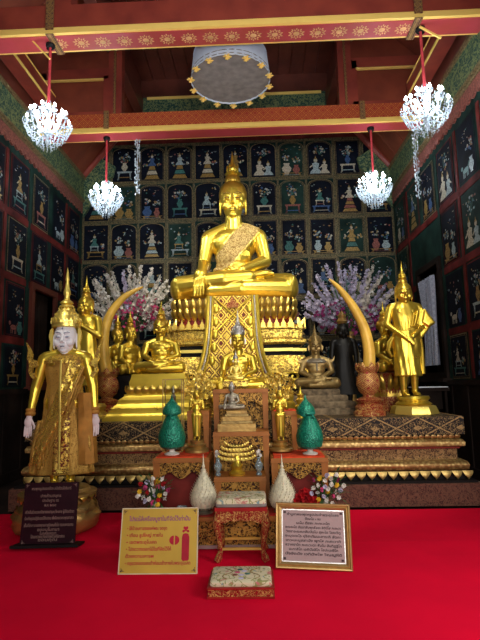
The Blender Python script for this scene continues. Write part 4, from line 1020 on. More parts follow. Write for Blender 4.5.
# left gold Buddha
Y = 6.64; p, k = at(161, 374, Y); zt = p.z
pedestal('tiered_pedestal', 'bright gold tiered pedestal under the seated Buddha left of centre', p.x, Y, PZ, zt,
         [(50*k, 45*k, .22, 's'), (43*k, 38*k, .18, 's'), (37*k, 32*k, .16, 's'), (32*k, 30*k, .20, 'p'), (28*k, 26*k, .24, 's')], RECT, ['gold', 'lotus'], 0, .55)
t, s = seat_thing('seated_buddha_statue', 'medium gold Buddha seated with joined hands on bright pedestal left of centre', 'statue', 161, 374, Y, 51, SD, zbase=zt); t.scale = (.54*k, .54*k, .475*k)
link('body', SD, t); hair(t, (0, -1, 77.5), 1.1); faceline(t, 77, 1.0)

# right old crowned Buddha
Y = 7.15; p, k = at(317, 389, Y); zt = p.z
OBM = variant(SD, 'bronze')
pd = thing('stepped_base', 'grey-brown stepped base under the crowned dark-gold Buddha right of centre', 'pedestal', (p.x+1*k, Y, PZ)); H = zt-PZ
for i in range(4):
    mb = MB(); a = (39-6.5*i)*k; mb.plan([(a, a*.7, H*.25*i), (a, a*.7, H*(.25*i+.19)), (a*.96, a*.67, H*(.25*i+.25))], RECT); mb.build('step', 'stone', pd, smooth=False)
t, s = seat_thing('seated_crowned_statue', 'dark-gold crowned Buddha seated on a grey stepped base right of centre', 'statue', 317, 388, Y, 44, OBM, zbase=zt); t.scale = (.48*k, .48*k, .435*k)
link('body', OBM, t); faceline(t, 77, 1.0); mb = MB(); mb.ell((0, 1, 102), (13.3, 13, 12)); mb.build('hair', 'bronze', t); tiered_crown(t, (0, -1, 82), .98, 'bronze', .66)
for kk in (-1, 1):
    mb = MB(); mb.prism([(kk*26, 64), (kk*34, 66), (kk*39, 74), (kk*37, 64), (kk*32, 58)], -6, 4); mb.build('epaulette', 'bronze', t)
mb = MB(); mb.lathe([(9, 0), (19, -4), (24, -10), (22, -13), (16, -8), (9, -3)], 28, (0, 0, 70), 1, .68); mb.tube([(0, -15, 60), (0, -15.5, 40)], 1.6, 6); mb.build('collar', 'pewter', t)

# two side-facing gold Buddhas between the tusk and the left pedestal
Y = 8.2
p1, k = at(123, 376, Y)
bs = thing('statue_bench', 'dark red bench behind the left tusk carrying two gold Buddhas', 'pedestal', (p1.x, Y, PZ)); H = p1.z-PZ
mb = MB(); mb.box(-.32, .32, -.34, .42, 0, H*.2); mb.box(-.28, .28, -.3, .38, H*.2, H*.85); mb.box(-.32, .32, -.34, .42, H*.85, H); mb.build('bench_body', 'black', bs, smooth=False)
for px, dy, lab in ((114, .2, 'slender gold Buddha seated right behind the left tusk'), (132, -.14, 'slender gold Buddha seated between the left tusk and the bright pedestal')):
    p, k = at(px, 377, Y); t = thing('seated_buddha_statue', lab, 'statue', (p.x, Y+dy, p1.z), radians(58), 'pair of gold Buddhas behind the left tusk', 36*k/100)
    t.scale = (.40*k, .44*k, .42*k); link('body', SN, t); hair(t, (0, -1, 77.5), 1.1); faceline(t, 77, 1.0)

# right side-facing gold Buddha on a red lotus pedestal
Y = 7.5; p, k = at(387, 373, Y)
pedestal('lotus_pedestal', 'dark red and gold lotus pedestal between the right tusk and the robed standing Buddha', p.x+.02, Y, PZ, p.z, [(20*k, 19*k, .2, 's'), (17*k, 16*k, .35, 'm'), (15*k, 18*k, .45, 'p')], octa(), ['red_gold', 'lotus'], 0, 1)
t = thing('seated_buddha_statue', 'gold Buddha seated in profile just right of the right tusk', 'statue', (p.x, Y, p.z), radians(48), None, 1)
t.scale = (.52*k, .52*k, .46*k); link('body', SN, t); hair(t, (0, -1, 77.5), 1.1)

# central Buddha with the silver crown
Y = 7.15; p, k = at(239, 391, Y); zt = p.z
pedestal('lotus_pedestal', 'gold lotus pedestal under the silver-crowned Buddha before the hanging frontal', p.x, Y, PZ, zt, [(28*k, 27*k, .4, 's'), (27*k, 30*k, .6, 'p')], rect_out(5, .5), ['gold_relief', 'lotus'], 0, .65)
t, s = seat_thing('seated_crowned_statue', 'gold Buddha with grey silver tiered crown seated before the central frontal', 'statue', 239, 391, Y, 66, SE, zbase=zt)
link('body', SE, t); mb = MB(); mb.ell((0, 1, 102), (13.3, 13, 12)); mb.build('hair', 'gold_hair', t); tiered_crown(t, (0, -1, 84), .95, 'silver', .80); faceline(t, 77, 1.0)
# the little crowned image in front of it
p, k = at(236, 381, 6.75)
t2 = thing('carved_stand', 'tall gilded carved stand carrying the small crowned image in front of the silver-crowned Buddha', 'stand', (p.x, 6.62, PZ)); H = p.z-PZ
mb = MB(); mb.plan([(.15, .12, 0), (.15, .12, H*.25), (.10, .08, H*.3), (.10, .08, H*.7), (.17, .12, H*.85), (.17, .12, H)], RECT); mb.build('stand_body', 'gold_relief', t2, ang=20)
PM = variant(SD, 'gold_pale')
t, s = seat_thing('seated_crowned_statue', 'small pale gold crowned image seated in front of the silver-crowned Buddha', 'statue', 236, 381, 6.62, 22, PM, zbase=p.z)
t.scale = (s, s, s*1.15)
link('body', PM, t); mb = MB(); mb.ell((0, 1, 102), (13.3, 13, 12)); mb.build('hair', 'gold_pale', t); tiered_crown(t, (0, -1, 84), 1.0, 'silver', .7)

# tusks and their holders
def tusk(label, hlabel, pts, Y, foot, foot_w, r0):
    q = [at(x, y, Y) for x, y in pts]; k = q[0][1]
    fx, fz = at(foot, 400, Y)[0].x, PZ
    t = thing('tusk_holder', hlabel, 'holder', (fx, Y, fz)); H = q[0][0].z-fz; w_ = foot_w*k/2
    mb = MB(); mb.lathe([(w_*1.4, 0), (w_*1.4, H*.08), (w_*1.2, H*.12), (w_*1.25, H*.2), (w_*.95, H*.26), (w_*1.25, H*.34), (w_*.6, H*.40)], 28); mb.build('stepped_foot', 'red_gold', t)
    mb = MB(); mb.lathe([(w_*.55, H*.38), (w_*.5, H*.44), (w_*.85, H*.52), (w_*1.05, H*.66), (w_*1.0, H*.8), (w_*.75, H*.94), (w_*.95, H*1.05), (w_*.6, H*1.04), (w_*.4, H*.9)], 28); mb.build('scaled_cup', 'holder', t)
    mb = MB(); petals(mb, circ(24), w_*.72, w_*.72, H*.9, H*.24, 7, .3, 1); mb.build('cup_points', 'holder', t)
    mb = MB(); P = [Vector((a.x-q[0][0].x, 0, a.z-q[0][0].z)) for a, _ in q]
    # smooth curve
    S = []
    for i in range(len(P)-1):
        a = P[max(i-1, 0)]; b = P[i]; c = P[i+1]; d = P[min(i+2, len(P)-1)]
        for j in range(6):
            u = j/6; S.append(.5*((2*b)+(c-a)*u+(2*a-5*b+4*c-d)*u*u+(3*b-a-3*c+d)*u**3))
    S.append(P[-1]); n = len(S); mb.tube([tuple(v) for v in [Vector((0, 0, -.12))]+S], [r0*k]+[r0*k*(1-(i/(n-1))**1.7*.86) for i in range(n)], 20)
    tag(mb.build('elephant_tusk', 'tusk', None, tuple(q[0][0])), label, 'tusk')
tusk('curved yellow tusk at left, its tip bending right over pink flowers', 'gold and red scaled holder of the left tusk', [(107, 374), (104, 355), (104, 335), (110, 315), (122, 299), (134, 291), (143, 287)], 7.5, 107, 22, 6.0)
tusk('curved yellow tusk at right, its tip bending left over lilac flowers', 'red and gold scaled holder of the right tusk', [(369, 369), (369, 350), (364, 328), (354, 308), (344, 294), (336, 285), (329, 279)], 6.45, 369, 22, 6.0)

# flower sprays behind
def bloom(mb, c, r, rng, mi=0, n=5):
    d = Vector((rng.uniform(-1, 1), rng.uniform(-1, .2), rng.uniform(-.4, 1))).normalized(); u = d.orthogonal().normalized(); v = d.cross(u); c = Vector(c)
    for i in range(n):
        a = 2*pi*i/n; e = u*cos(a)+v*sin(a); f = u*cos(a+pi/2)+v*sin(a+pi/2)
        mb.add([tuple(c), tuple(c+e*r*.6+f*r*.38+d*r*.25), tuple(c+e*r+d*r*.1), tuple(c+e*r*.6-f*r*.38+d*r*.25)], [(0, 1, 2), (0, 2, 3)], mi)
def spray(label, px, py, Y, R, white, pink, seed, core, vz):
    p, k = at(px, py, Y); r = random.Random(seed); t = thing('flower_arrangement', label, 'flowers', (p.x, Y, PZ)); z0 = p.z-PZ
    mb = MB(); mb.lathe([(.12, 0), (.13, .03), (.07, .08), (.06, .2), (.13, z0*.35), (.16, z0*.55), (.09, z0*.72), (.12, z0*.78), (.10, z0*.78)], 24); mb.build('vase', 'gold_old', t)
    for i in range(24):
        a = radians(-92+184*i/23+r.uniform(-4, 4)); L = R*k*r.uniform(.86, 1.08); dy = r.uniform(-.25, .15)
        e = Vector((sin(a)*L, dy, z0+cos(a)*L*1.0)); b = Vector((0, 0, z0*.75)); d = e-b
        mb = MB(); mb.tube([tuple(b), tuple(b+d*.5+Vector((0, 0, .02))), tuple(e)], .006, 5); sp = mb.build('flower_spike', 'stem', t)
        mb = MB()
        for j in range(80):
            u = .38+.62*j/80; c = b+d*u; w_ = .055*(1.15-u*.75)
            bloom(mb, c+Vector((r.uniform(-w_, w_), r.uniform(-w_, w_), r.uniform(-w_, w_))), .050*(1.25-.6*u), r)
        mb.build('florets', white if (white == 'petal_white' and r.random() < .9) or r.random() < .75 else ('petal_white' if white == 'petal_lilac' else 'petal_lilac'), sp, smooth=False)
    for nm, mt, n, cx, cz, rx, rz in core:
        mb = MB()
        for j in range(n):
            a = r.uniform(0, 2*pi); q = sqrt(r.random()); bloom(mb, ((cx+rx*q*cos(a))*k, r.uniform(-.22, -.05), z0+(cz+rz*q*sin(a))*k), .04, r, 0, 6)
        o = mb.build(nm, mt, t, smooth=False); o['kind'] = 'stuff'
    mb = MB()
    for j in range(46):
        a = radians(r.uniform(-100, 100)); L = R*k*r.uniform(.4, .95); e = Vector((sin(a)*L, r.uniform(-.2, .1), z0+cos(a)*L)); b = Vector((0, 0, z0*.78)); n_ = (e-b).cross(Vector((0, 1, 0))).normalized()*.012
        mb.add([tuple(b), tuple(b+(e-b)*.5+n_), tuple(e), tuple(b+(e-b)*.5-n_)], [(0, 1, 2, 3)])
    mb.build('leaves', 'stem', t, smooth=False)
spray('white flower spikes over a deep pink mass, behind the left tusk', 132, 314, 9.7, 47, 'petal_white', 'petal_pink', 4,
      [('pink_blossoms', 'petal_pink', 190, 6, 0, 28, 18), ('pale_blossoms', 'petal_white', 50, 6, -2, 26, 16)], 0)
spray('lilac flower spikes over a magenta mass, behind the right tusk', 349, 312, 9.7, 49, 'petal_lilac', 'petal_magenta', 9,
      [('magenta_blossoms', 'petal_magenta', 170, -2, -6, 34, 18), ('pale_blossoms', 'petal_lilac', 60, -2, -2, 30, 16)], 0)

# ------------------------------------------------------------ carved offering tables
def table(label, px0_, px1_, ytop, Y, dep, z0=0.0, cloth=None, group=None, mat='wood', legh=None, shelf=False):
    a, k = at(px0_, ytop, Y); b, _ = at(px1_, ytop, Y); W = (b.x-a.x)/2; H = a.z/2+b.z/2-z0
    z0 = .012; H -= .012; t = thing('carved_table', label, 'table', ((a.x+b.x)/2, Y+dep/2, z0), 0, group); D = dep/2
    mb = MB(); mb.box(-W, W, -D, D, H-.03, H); mb.box(-W*1.02, W*1.02, -D-.01, D+.01, H-.045, H-.03); mb.build('tabletop', mat, t, smooth=False)
    lw = .035
    for sx in (-1, 1):
        for sy in (-1, 1):
            mb = MB(); x = sx*(W-lw); y = sy*(D-lw); mb.plan([(lw, lw, 0), (lw*1.1, lw*1.1, .04), (lw*.7, lw*.7, .07), (lw*.75, lw*.75, H*.6), (lw, lw, H-.03)], RECT); 
            mb.v = [(vx+x, vy+y, vz) for vx, vy, vz in mb.v]; mb.build('leg', mat, t, smooth=False)
    mb = MB(); n = 14; ah = min(.16, H*.45); top = H-.045
    def ap(x0, x1, f, m_):
        pts = [(x0, top), (x1, top), (x1, top-ah)]
        for i in range(n+1):
            u = i/n; xx = x1+(x0-x1)*u; pts.append((xx, top-ah*(.55+.45*abs(cos(pi*u*2))**1.5)))
        return pts[:2]+pts[3:]
    P_ = ap(-W+.05, W-.05, 0, 0)
    mb.prism(P_, -D+.005, -D+.03); mb.prism(P_, D-.03, D-.005)
    for sx in (-1, 1): mb.box(min(sx*(W-.03), sx*(W-.005)), max(sx*(W-.03), sx*(W-.005)), -D+.05, D-.05, top-ah, top)
    mb.build('carved_apron', 'wood_carved', t, smooth=False)
    mb = MB(); mb.box(-W+.04, W-.04, -D+.12, D-.06, .10, H-.05); mb.build('inner_panel', 'red_gap' if not shelf else 'wood_carved', t, smooth=False)
    if cloth:
        mb = MB(); mb.box(-W*.9, W*.9, -D*.9, D*.9, H, H+.012); mb.box(-W*.9, W*.9, -D*.98, -D*.9, H-.0, H+.01); mb.build('cloth', cloth, t, smooth=False)
    return t, H+z0+(.012 if cloth else 0)
tA, zA = table('tallest carved wooden table in the centre, right behind the small pewter Buddha', 213, 268, 389, 5.62, .32, 0, None, shelf=True)
tB, zB = table('carved wooden table in the centre holding the pewter Buddha on its stepped base', 213, 269, 432, 5.22, .38, 0, None, shelf=True)
tC, zC = table('low carved central table holding the gilt boat ornament and two blue vases', 214, 266, 477, 4.86, .33, 0, None, shelf=True)
tE, zE = table('carved wooden side table left of centre under the green cone ornament', 153, 209, 458, 4.95, .52, 0, 'red_cloth')
tF, zF = table('carved wooden side table right of centre under the green cone ornament', 271, 328, 458, 4.95, .52, 0, 'red_cloth')
tG, zG = table('tall carved side table behind the left slim standing Buddha', 187, 209, 411, 5.5, .3, 0, None, shelf=True)
tH, zH = table('tall carved side table behind the right slim standing Buddha, orange cloth on it', 272, 297, 411, 5.5, .3, 0, 'red_cloth', shelf=True)
# the long low front table
YD = floor_y(245, 549, .014); a, k = at(148, 515, YD); b, _ = at(347, 515, YD); W = (b.x-a.x)/2; zD = Zat(245, 517, YD)
t = thing('low_altar_table', 'long low dark-red table in front, carrying white cones and flower vases', 'table', ((a.x+b.x)/2, YD+.17, .014))
mb = MB(); mb.box(-W, W, -.17, .17, zD-.035-.014, zD-.014); mb.build('tabletop', 'wood', t, smooth=False)
mb = MB(); mb.box(-W+.02, W-.02, -.145, .145, .03, zD-.05); mb.box(-W, W, -.16, .16, 0, .03, 1); mb.build('carved_body', ['wood_carved', 'silver'], t, smooth=False)
mb = MB(); mb.box(-W+.05, W-.05, -.14, .15, zD-.014, zD-.008); mb.build('runner_cloth', 'red_lacquer', t, smooth=False); zD += .004-.008+.004

# slim standing Buddhas
SP = standing_mesh('standing_palms', 'gold', 'palms', .9)
for px, lab in ((197, 'slim gold standing Buddha on the left side table'), (281, 'slim gold standing Buddha on the right side table')):
    p, k = at(px, 440, 5.3); zb = zE; 
    t = thing('round_pedestal', 'gold round pedestal under the '+('left' if px < 240 else 'right')+' slim standing Buddha', 'pedestal', (p.x, 5.3, zb)); h = p.z-zb
    mb = MB(); mb.lathe([(.13, 0), (.13, h*.2), (.09, h*.4), (.105, h*.6), (.07, h*.75), (.08, h), (.001, h)], 24); mb.build('turned_foot', 'gold_old', t)
    q, s = stand('standing_buddha_statue', lab, 'statue', px, 440, 390, 5.3, SP, None, radians(0), zb+h, head=None)
    mb = MB(); robe_loft(mb, 8, 1.0, .4, 9.0); mb.X = Matrix.Diagonal((.72, .8, 1, 1)); mb.v = [(x*.70, y*.8, z) for x, y, z in mb.v]; mb.build('robe', 'gold', q)
    q.scale = (s*.95, s*.95, s); hair(q, (0, -.6, 84), .44, 'bronze', True, 'bronze')

# pewter Buddha on its stepped base
p, k = at(237, 410, 5.42); H = p.z-zB
t = thing('stepped_base', 'gold-edged stepped base of the small pewter Buddha on the central table', 'pedestal', (p.x, 5.42, zB))
for i, (a, f0, f1) in enumerate(((18.5, 0, .38), (15.5, .38, .5), (14, .5, .72), (11.5, .72, .84), (10, .84, 1))):
    mb = MB(); mb.plan([(a*k, a*k*.7, H*f0), (a*k, a*k*.7, H*f1-.004), (a*k*.95, a*k*.66, H*f1)], RECT); mb.build('step', 'gold_old' if i % 2 == 0 else 'bronze', t, smooth=False)
PW = variant(SE, 'pewter')
t, s = seat_thing('seated_buddha_statue', 'small pewter-coloured Buddha seated on a stepped base on the central table', 'statue', 232, 410, 5.42, 27, PW, zbase=p.z)
link('body', PW, t); hair(t, (0, -1, 77.5), 1.1, 'silver', False)

# gilt boat ornament (tiered crescents on a foot) and two blue vases
p, k = at(237, 474, 4.98)
t = thing('gilt_boat_ornament', 'gilt double-crescent ornament on a foot, on the low central table', 'ornament', (p.x, 4.98, zC))
mb = MB(); mb.lathe([(.08, 0), (.085, .02), (.05, .05), (.065, .09), (.04, .12), (.03, .2)], 20); mb.build('foot', 'gold', t)
for j, (R_, z) in enumerate(((.20, .17), (.185, .215), (.165, .26), (.13, .30))):
    mb = MB(); outer = [(R_*sin(a), z-.055*cos(a)+.02) for a in [-1.45+2.9*i/16 for i in range(17)]]; inner = [(x*.92, zz+.035*cos(x/R_*1.4)) for x, zz in outer[::-1]]
    mb.prism(outer+inner, -.03+.01*j, .03-.01*j); mb.build('crescent', 'gold_pale', t)
    mb = MB()
    for i in range(11):
        a = -1.2+2.4*i/10; mb.ell((R_*.97*sin(a), -.035+.01*j, z-.055*cos(a)+.035), (.010, .010, .016), 8, 5)
    mb.tube([(R_*.97*sin(a), -.035+.01*j, z-.055*cos(a)+.033) for a in [-1.2+2.4*i/16 for i in range(17)]], .005, 5); mb.build('beads', 'gold_pale', t)

for px, lab in ((218, 'small blue glass vase left of the gilt boat ornament'), (259, 'small blue glass vase right of the gilt boat ornament')):
    p, k = at(px, 475, 4.95); t = thing('glass_vase', lab, 'vase', (p.x, 4.95, zC))
    mb = MB(); mb.lathe([(.028, 0), (.03, .01), (.018, .03), (.038, .07), (.042, .10), (.02, .14), (.018, .16), (.028, .175), (.02, .172), (.014, .15)], 20); mb.build('bowl', 'glass_blue', t)
    mb = MB(); r = random.Random(px)
    for i in range(14): bloom(mb, (r.uniform(-.02, .02), r.uniform(-.02, .02), .185+r.uniform(0, .05)), .018, r)
    mb.build('posy', 'petal_white', t, smooth=False)

# green foil cones
def green(px, lab, z0, flip):
    p, k = at(px, 446, 5.12); t = thing('green_cone_ornament', lab, 'ornament', (p.x, 5.12, z0)); h0 = p.z-z0
    mb = MB(); mb.lathe([(.075, 0), (.08, .012), (.03, .03), (.028, max(.04, h0*.6)), (.09, max(.05, h0))], 24); mb.build('pink_foot', 'petal_white', t)
    h0 = max(.05, h0); mb = MB(); mb.lathe([(r*k, h0+z*k) for r, z in ((9, -2), (12, 0), (13.3, 5), (13.6, 10), (12, 16), (9.4, 22), (6.6, 28), (5, 31), (4.4, 33))], 32); mb.build('cone', 'green', t)
    mb = MB(); mb.lathe([(r*k, h0+z*k) for r, z in ((5.2, 30), (9.0, 31.5), (9.6, 34), (8.4, 38), (5.5, 42), (2.4, 45), (.8, 48), (.2, 51))], 28, (-flip*3.0*k, 0, 0)); mb.build('cone_bud', 'green', t)
    mb = MB(); mb.ell((flip*1*k, -6.5*k, h0+32.5*k), (5*k, 2.4*k, 2.2*k)); mb.ell((-flip*6*k, -6*k, h0+32*k), (3.6*k, 2*k, 2.8*k)); mb.tube([(flip*2*k, -7.4*k, h0+32*k), (flip*5*k, -7.6*k, h0+27*k)], [.9*k, .7*k], 8); mb.build('ribbon', 'green_cloth', t)
green(172, 'green foil cone ornament with ribbon on the left side table', zE, 0)
green(310, 'green foil cone ornament with ribbon and tilted bud on the right side table', zF, 1)
# glass case behind the left green cone
p, k = at(173, 424, 5.33); q, _ = at(173, 379, 5.33); H = q.z-zE
t = thing('glass_case', 'slender glass display case behind the left green cone', 'case', (p.x, 5.36, zE)); w_ = 9.5*k
mb = MB()
for sx in (-1, 1):
    for sy in (-1, 1): mb.box(sx*w_-.005, sx*w_+.005, sy*.07-.005, sy*.07+.005, 0, H)
for z in (0, H-.01): mb.box(-w_, w_, -.075, -.065, z, z+.01); mb.box(-w_, w_, .065, .075, z, z+.01)
for sx in (-1, 1): mb.box(sx*w_-.005, sx*w_+.005, -.07, .07, H-.01, H); mb.box(sx*w_-.005, sx*w_+.005, -.07, .07, 0, .01)
mb.build('case_frame', 'gold_old', t, smooth=False)
mb = MB()
for sy in (-1, 1): mb.box(-w_+.006, w_-.006, sy*.068-.001, sy*.068+.001, .01, H-.012)
mb.build('glass_pane', 'glass', t, smooth=False)
t = thing('small_figurine', 'small dark figurine inside the slender glass case', 'figurine', (p.x, 5.36, zE+.012))
mb = MB(); f = H*.86; mb.lathe([(.05, 0), (.05, f*.6), (.035, f*.64), (.04, f*.7), (.02, f*.74), (.026, f*.82), (.03, f*.86), (.014, f*.9), (.018, f*.94), (.012, f*.98), (.001, f*1.04)], 18); mb.build('figurine_body', 'pewter', t)

# white cones
for px, lab in ((204, 'cream petal cone on a dark foot, left of the stool'), (283, 'cream petal cone on a dark foot, right of the stool')):
    p, k = at(px, 507, YD+.17); t = thing('white_cone_ornament', lab, 'ornament', (p.x, YD+.15, zD)); z0 = max(.03, p.z-zD)
    mb = MB(); mb.lathe([(.085, 0), (.09, .01), (.05, z0*.5+.005), (.09, z0), (.10, z0+.01), (.02, z0+.012)], 24); mb.build('dark_foot', 'pewter', t)
    PR = [(9.5, 0), (12.4, 3.5), (13.4, 8), (13.0, 13), (10.8, 19), (7.4, 25), (4.2, 31), (2.2, 36)]
    mb = MB(); mb.lathe([(r*k*.95, z0+z*k) for r, z in PR], 28); c = mb.build('cone', 'rice', t)
    mb = MB()
    for j in range(15):
        z = 1+34*j/15; 
        for a_, b_ in zip(PR, PR[1:]):
            if a_[1] <= z <= b_[1]: rr = a_[0]+(b_[0]-a_[0])*(z-a_[1])/(b_[1]-a_[1])
        n = max(7, int(rr*1.5))
        for i in range(n):
            a = 2*pi*(i+.5*(j % 2))/n; mb.add([((rr*.95)*k*cos(a+d), (rr*.95)*k*sin(a+d), z0+(z+dz)*k) for d, dz in ((-.8/rr, 0), (.8/rr, 0))]+[((rr+1.3)*k*cos(a), (rr+1.3)*k*sin(a), z0+(z+1.9)*k), (rr*.9*k*cos(a), rr*.9*k*sin(a), z0+(z-1.8)*k)], [(0, 1, 2), (1, 0, 3), (3, 0, 2), (1, 3, 2)])
    mb.build('petal_scales', 'rice', c, smooth=False)
    mb = MB(); mb.lathe([(2.4*k, 0), (2.8*k, 1.5*k), (1.2*k, 3*k), (1.8*k, 5*k), (.9*k, 7*k), (.6*k, 11*k), (.1*k, 17*k)], 14, (0, 0, z0+35*k)); mb.build('spire', 'rice', t)

# flower vases on the low table
def posy(px, py, lab, mats, seed, R, n=60, dx=0):
    p, k = at(px, 508, YD+.12); t = thing('flower_vase', lab, 'flowers', (p.x, YD+.12, zD)); r = random.Random(seed)
    mb = MB(); mb.lathe([(.035, 0), (.04, .008), (.022, .03), (.045, .075), (.045, .09), (.025, .12), (.035, .135), (.028, .13)], 20); mb.build('vase', 'pewter', t)
    c0 = Vector((dx*k, 0, at(px, py, YD+.12)[0].z-zD))
    mb = MB()
    for i in range(50):
        d = Vector((r.gauss(0, 1), r.gauss(0, 1), r.gauss(0, .8))).normalized()*R*k*r.uniform(.5, 1.1); e = c0+d; b = Vector((0, 0, .12)); nn = d.cross(Vector((0, 0, 1))).normalized()*.008
        mb.add([tuple(c0*.3+b*.7), tuple((b+e)/2+nn), tuple(e), tuple((b+e)/2-nn)], [(0, 1, 2, 3)]); mb.tube([tuple(b), tuple((b+e)/2), tuple(e)], .002, 4)
        mb.add([tuple(e), tuple(e+nn*2+d*.15), tuple(e+d*.4), tuple(e-nn*2+d*.15)], [(0, 1, 2, 3)])
    mb.build('leaves', 'stem', t, smooth=False)
    for i in range(26):
        a = 2.4*i; q = sqrt(i/26); mb = MB(); c = c0+Vector((cos(a)*q*R*k, -.06+.05*r.random()-.02, sin(a)*q*R*k*.85))
        for j in range(3): bloom(mb, c+Vector((r.uniform(-.006, .006),)*3), .024, r, 0, 7)
        mb.build('bloom', mats[i % len(mats)], t, smooth=False)
posy(155, 490, 'mixed bouquet of white, red and yellow flowers in a vase above the yellow board', ['petal_white', 'petal_white', 'petal_lilac', 'petal_pink', 'petal_red', 'petal_yellow'], 2, 17)
posy(325, 487, 'mixed bouquet of pale flowers in a vase above the framed plaque', ['petal_white', 'petal_lilac', 'petal_yellow', 'petal_white', 'petal_pink', 'petal_white'], 6, 18, 60, 3)
p, k = at(305, 500, YD+.1); t = thing('red_flower_garland', 'mound of red flowers between the right cream cone and vase', 'flowers', (p.x, YD+.11, zD)); r = random.Random(1)
mb = MB(); mb.lathe([(.11, 0), (.12, .02), (.07, .05), (.001, .06)], 20); mb.build('leaf_bed', 'stem', t)
for i in range(26):
    mb = MB(); a = 2.4*i; q = sqrt(i/26)*.14; c = Vector((q*cos(a)*1.0, q*sin(a)*.4-.02, .06+.14*(1-q/.14)+r.uniform(0, .03)))
    for j in range(5): bloom(mb, c+Vector((r.uniform(-.01, .01), r.uniform(-.01, .01), r.uniform(-.01, .01))), .036, r, 0, 7)
    mb.build('rose', 'petal_red', t, smooth=False)
p, k = at(182, 509, YD+.1); t = thing('incense_bowl', 'small dark glass bowl beside the left cream cone', 'bowl', (p.x, YD+.1, zD))
mb = MB(); mb.lathe([(.03, 0), (.035, .006), (.02, .015), (.045, .05), (.05, .075), (.043, .072), (.03, .04), (.001, .03)], 20); mb.build('bowl_body', 'glass_blue', t)

# gilded flower bushes either side of the silver-crowned Buddha
for px, py, lab in ((198, 384, 'gilded filigree flower bush behind the left slim Buddha'), (278, 384, 'gilded filigree flower bush behind the right slim Buddha')):
    p, k = at(px, py, 6.19); r = random.Random(px); t = thing('gilded_bush', lab, 'ornament', (p.x, 6.19, PZ)); z0 = p.z-PZ
    mb = MB(); mb.lathe([(.07, 0), (.075, .03), (.04, .07), (.07, .16), (.06, .22), (.03, .24)], 20); mb.tube([(0, 0, .2), (0, 0, z0)], .015, 6); mb.build('urn', 'gold_old', t)
    for i in range(40):
        mb = MB(); a = 2.4*i; q = sqrt(i/40); c = Vector((q*cos(a)*17*k, r.uniform(-.05, .03), z0+q*sin(a)*15*k-.02)); mb.tube([(0, 0, z0*.6), tuple(c)], .003, 4)
        for j in range(2): bloom(mb, c, .042, r, 0, 6)
        mb.build('gilt_blossom', 'gold_pale', t, smooth=False)
for px, yb_, yt, lab in ((300, 412, 386, 'small gold spired shrine behind the right green cone'), (289, 408, 380, 'small gold candle stand right of the slim standing Buddha')):
    Yq = 6.35 if px == 300 else 6.7; p, k = at(px, yt, Yq); H = p.z-PZ; t = thing('spired_ornament', lab, 'ornament', (p.x, Yq, PZ))
    mb = MB(); mb.lathe([(.10, 0), (.10, H*.15), (.07, H*.2), (.085, H*.35), (.05, H*.42), (.065, H*.55), (.035, H*.62), (.045, H*.72), (.02, H*.8), (.012, H*.9), (.001, H)], 20); mb.build('turned_body', 'gold', t)

# ------------------------------------------------------------ stool, footstep
YS = floor_y(241, 561, .012); a, k = at(215, 507, YS); b, _ = at(267, 507, YS); W = (b.x-a.x)/2
t = thing('carved_stool', 'tall red and gold carved stool with cream brocade cushion before the low table', 'stool', ((a.x+b.x)/2, YS+.13, .016)); H = Zat(241, 507, YS)-.012
mb = MB(); mb.box(-W, W, -.17, .17, H-.03, H); mb.box(-W*.97, W*.97, -.165, .165, H-.07, H-.03, 1); mb.build('seat', ['red_lacquer', 'red_gold'], t, smooth=False)
mb = MB(); mb.plan([(W*.94, .155, H+.002), (W*.97, .165, H+.015), (W*.97, .165, H+.05), (W*.93, .155, H+.066), (W*.8, .13, H+.072)], rect_out(5, .18)); mb.build('cushion', 'brocade', t)
mb = MB(); mb.plan([(W*.965, .163, H+.001), (W*.985, .168, H+.006), (W*.985, .168, H+.026), (W*.965, .163, H+.03)], rect_out(5, .18)); mb.build('cushion_band', 'grey_trim', t)
for sx in (-1, 1):
    for sy in (-1, 1):
        mb = MB(); pts = [(sx*(W-.03), sy*.14, H-.06), (sx*(W-.012), sy*.155, H*.70), (sx*(W-.035), sy*.14, H*.40), (sx*(W-.045), sy*.13, H*.18), (sx*(W-.028), sy*.15, .03), (sx*(W-.012), sy*.16, 0)]
        mb.tube(pts, [.032, .036, .024, .02, .03, .026], 8); mb.build('leg', 'red_gold', t)
mb = MB(); pts = [(-W+.03, H-.07), (W-.03, H-.07)]+[((W-.03)*cos(pi*i/12), H-.10-.03*abs(cos(pi*i/12))**2-.012*(i % 2)) for i in range(13)]
mb.prism(pts, -.165, -.15); mb.prism(pts, .15, .165); mb.build('carved_apron', 'red_gold', t, smooth=False)
mb = MB(); mb.box(-W+.05, W-.05, -.145, -.125, H*.20, H*.24); mb.box(-W+.05, W-.05, .125, .145, H*.20, H*.24)
for sx in (-1, 1): mb.box(sx*(W-.045)-.01, sx*(W-.045)+.01, -.13, .13, H*.20, H*.24)
mb.build('stretcher', 'gold_pale', t, smooth=False)
YG = floor_y(241, 599, .014); a, k = at(207, 599, YG); b, _ = at(275, 599, YG); W = (b.x-a.x)/2
t = thing('low_footstool', 'low red footstool with flowered cream brocade top, nearest the camera', 'stool', ((a.x+b.x)/2, YG+.17, .014))
mb = MB(); mb.box(-W, W, -.17, .17, 0, .012); mb.box(-W*.97, W*.97, -.162, .162, .012, .06, 1); mb.box(-W, W, -.17, .17, .06, .07); mb.build('frame', ['red_lacquer', 'red_gold'], t, smooth=False)
mb = MB(); mb.plan([(W*.91, .145, .070), (W*.93, .15, .08), (W*.92, .148, .098), (W*.85, .135, .106)], rect_out(5, .12)); cu = mb.build('cushion', 'brocade', t)
for sx in (-1, 1):
    mb = MB(); mb.tube([(sx*(.10+.035*sin(i*.5)), -.10+.014*i, .106) for i in range(15)], .0035, 6); mb.build('embroidered_scroll', 'w_gold', cu)
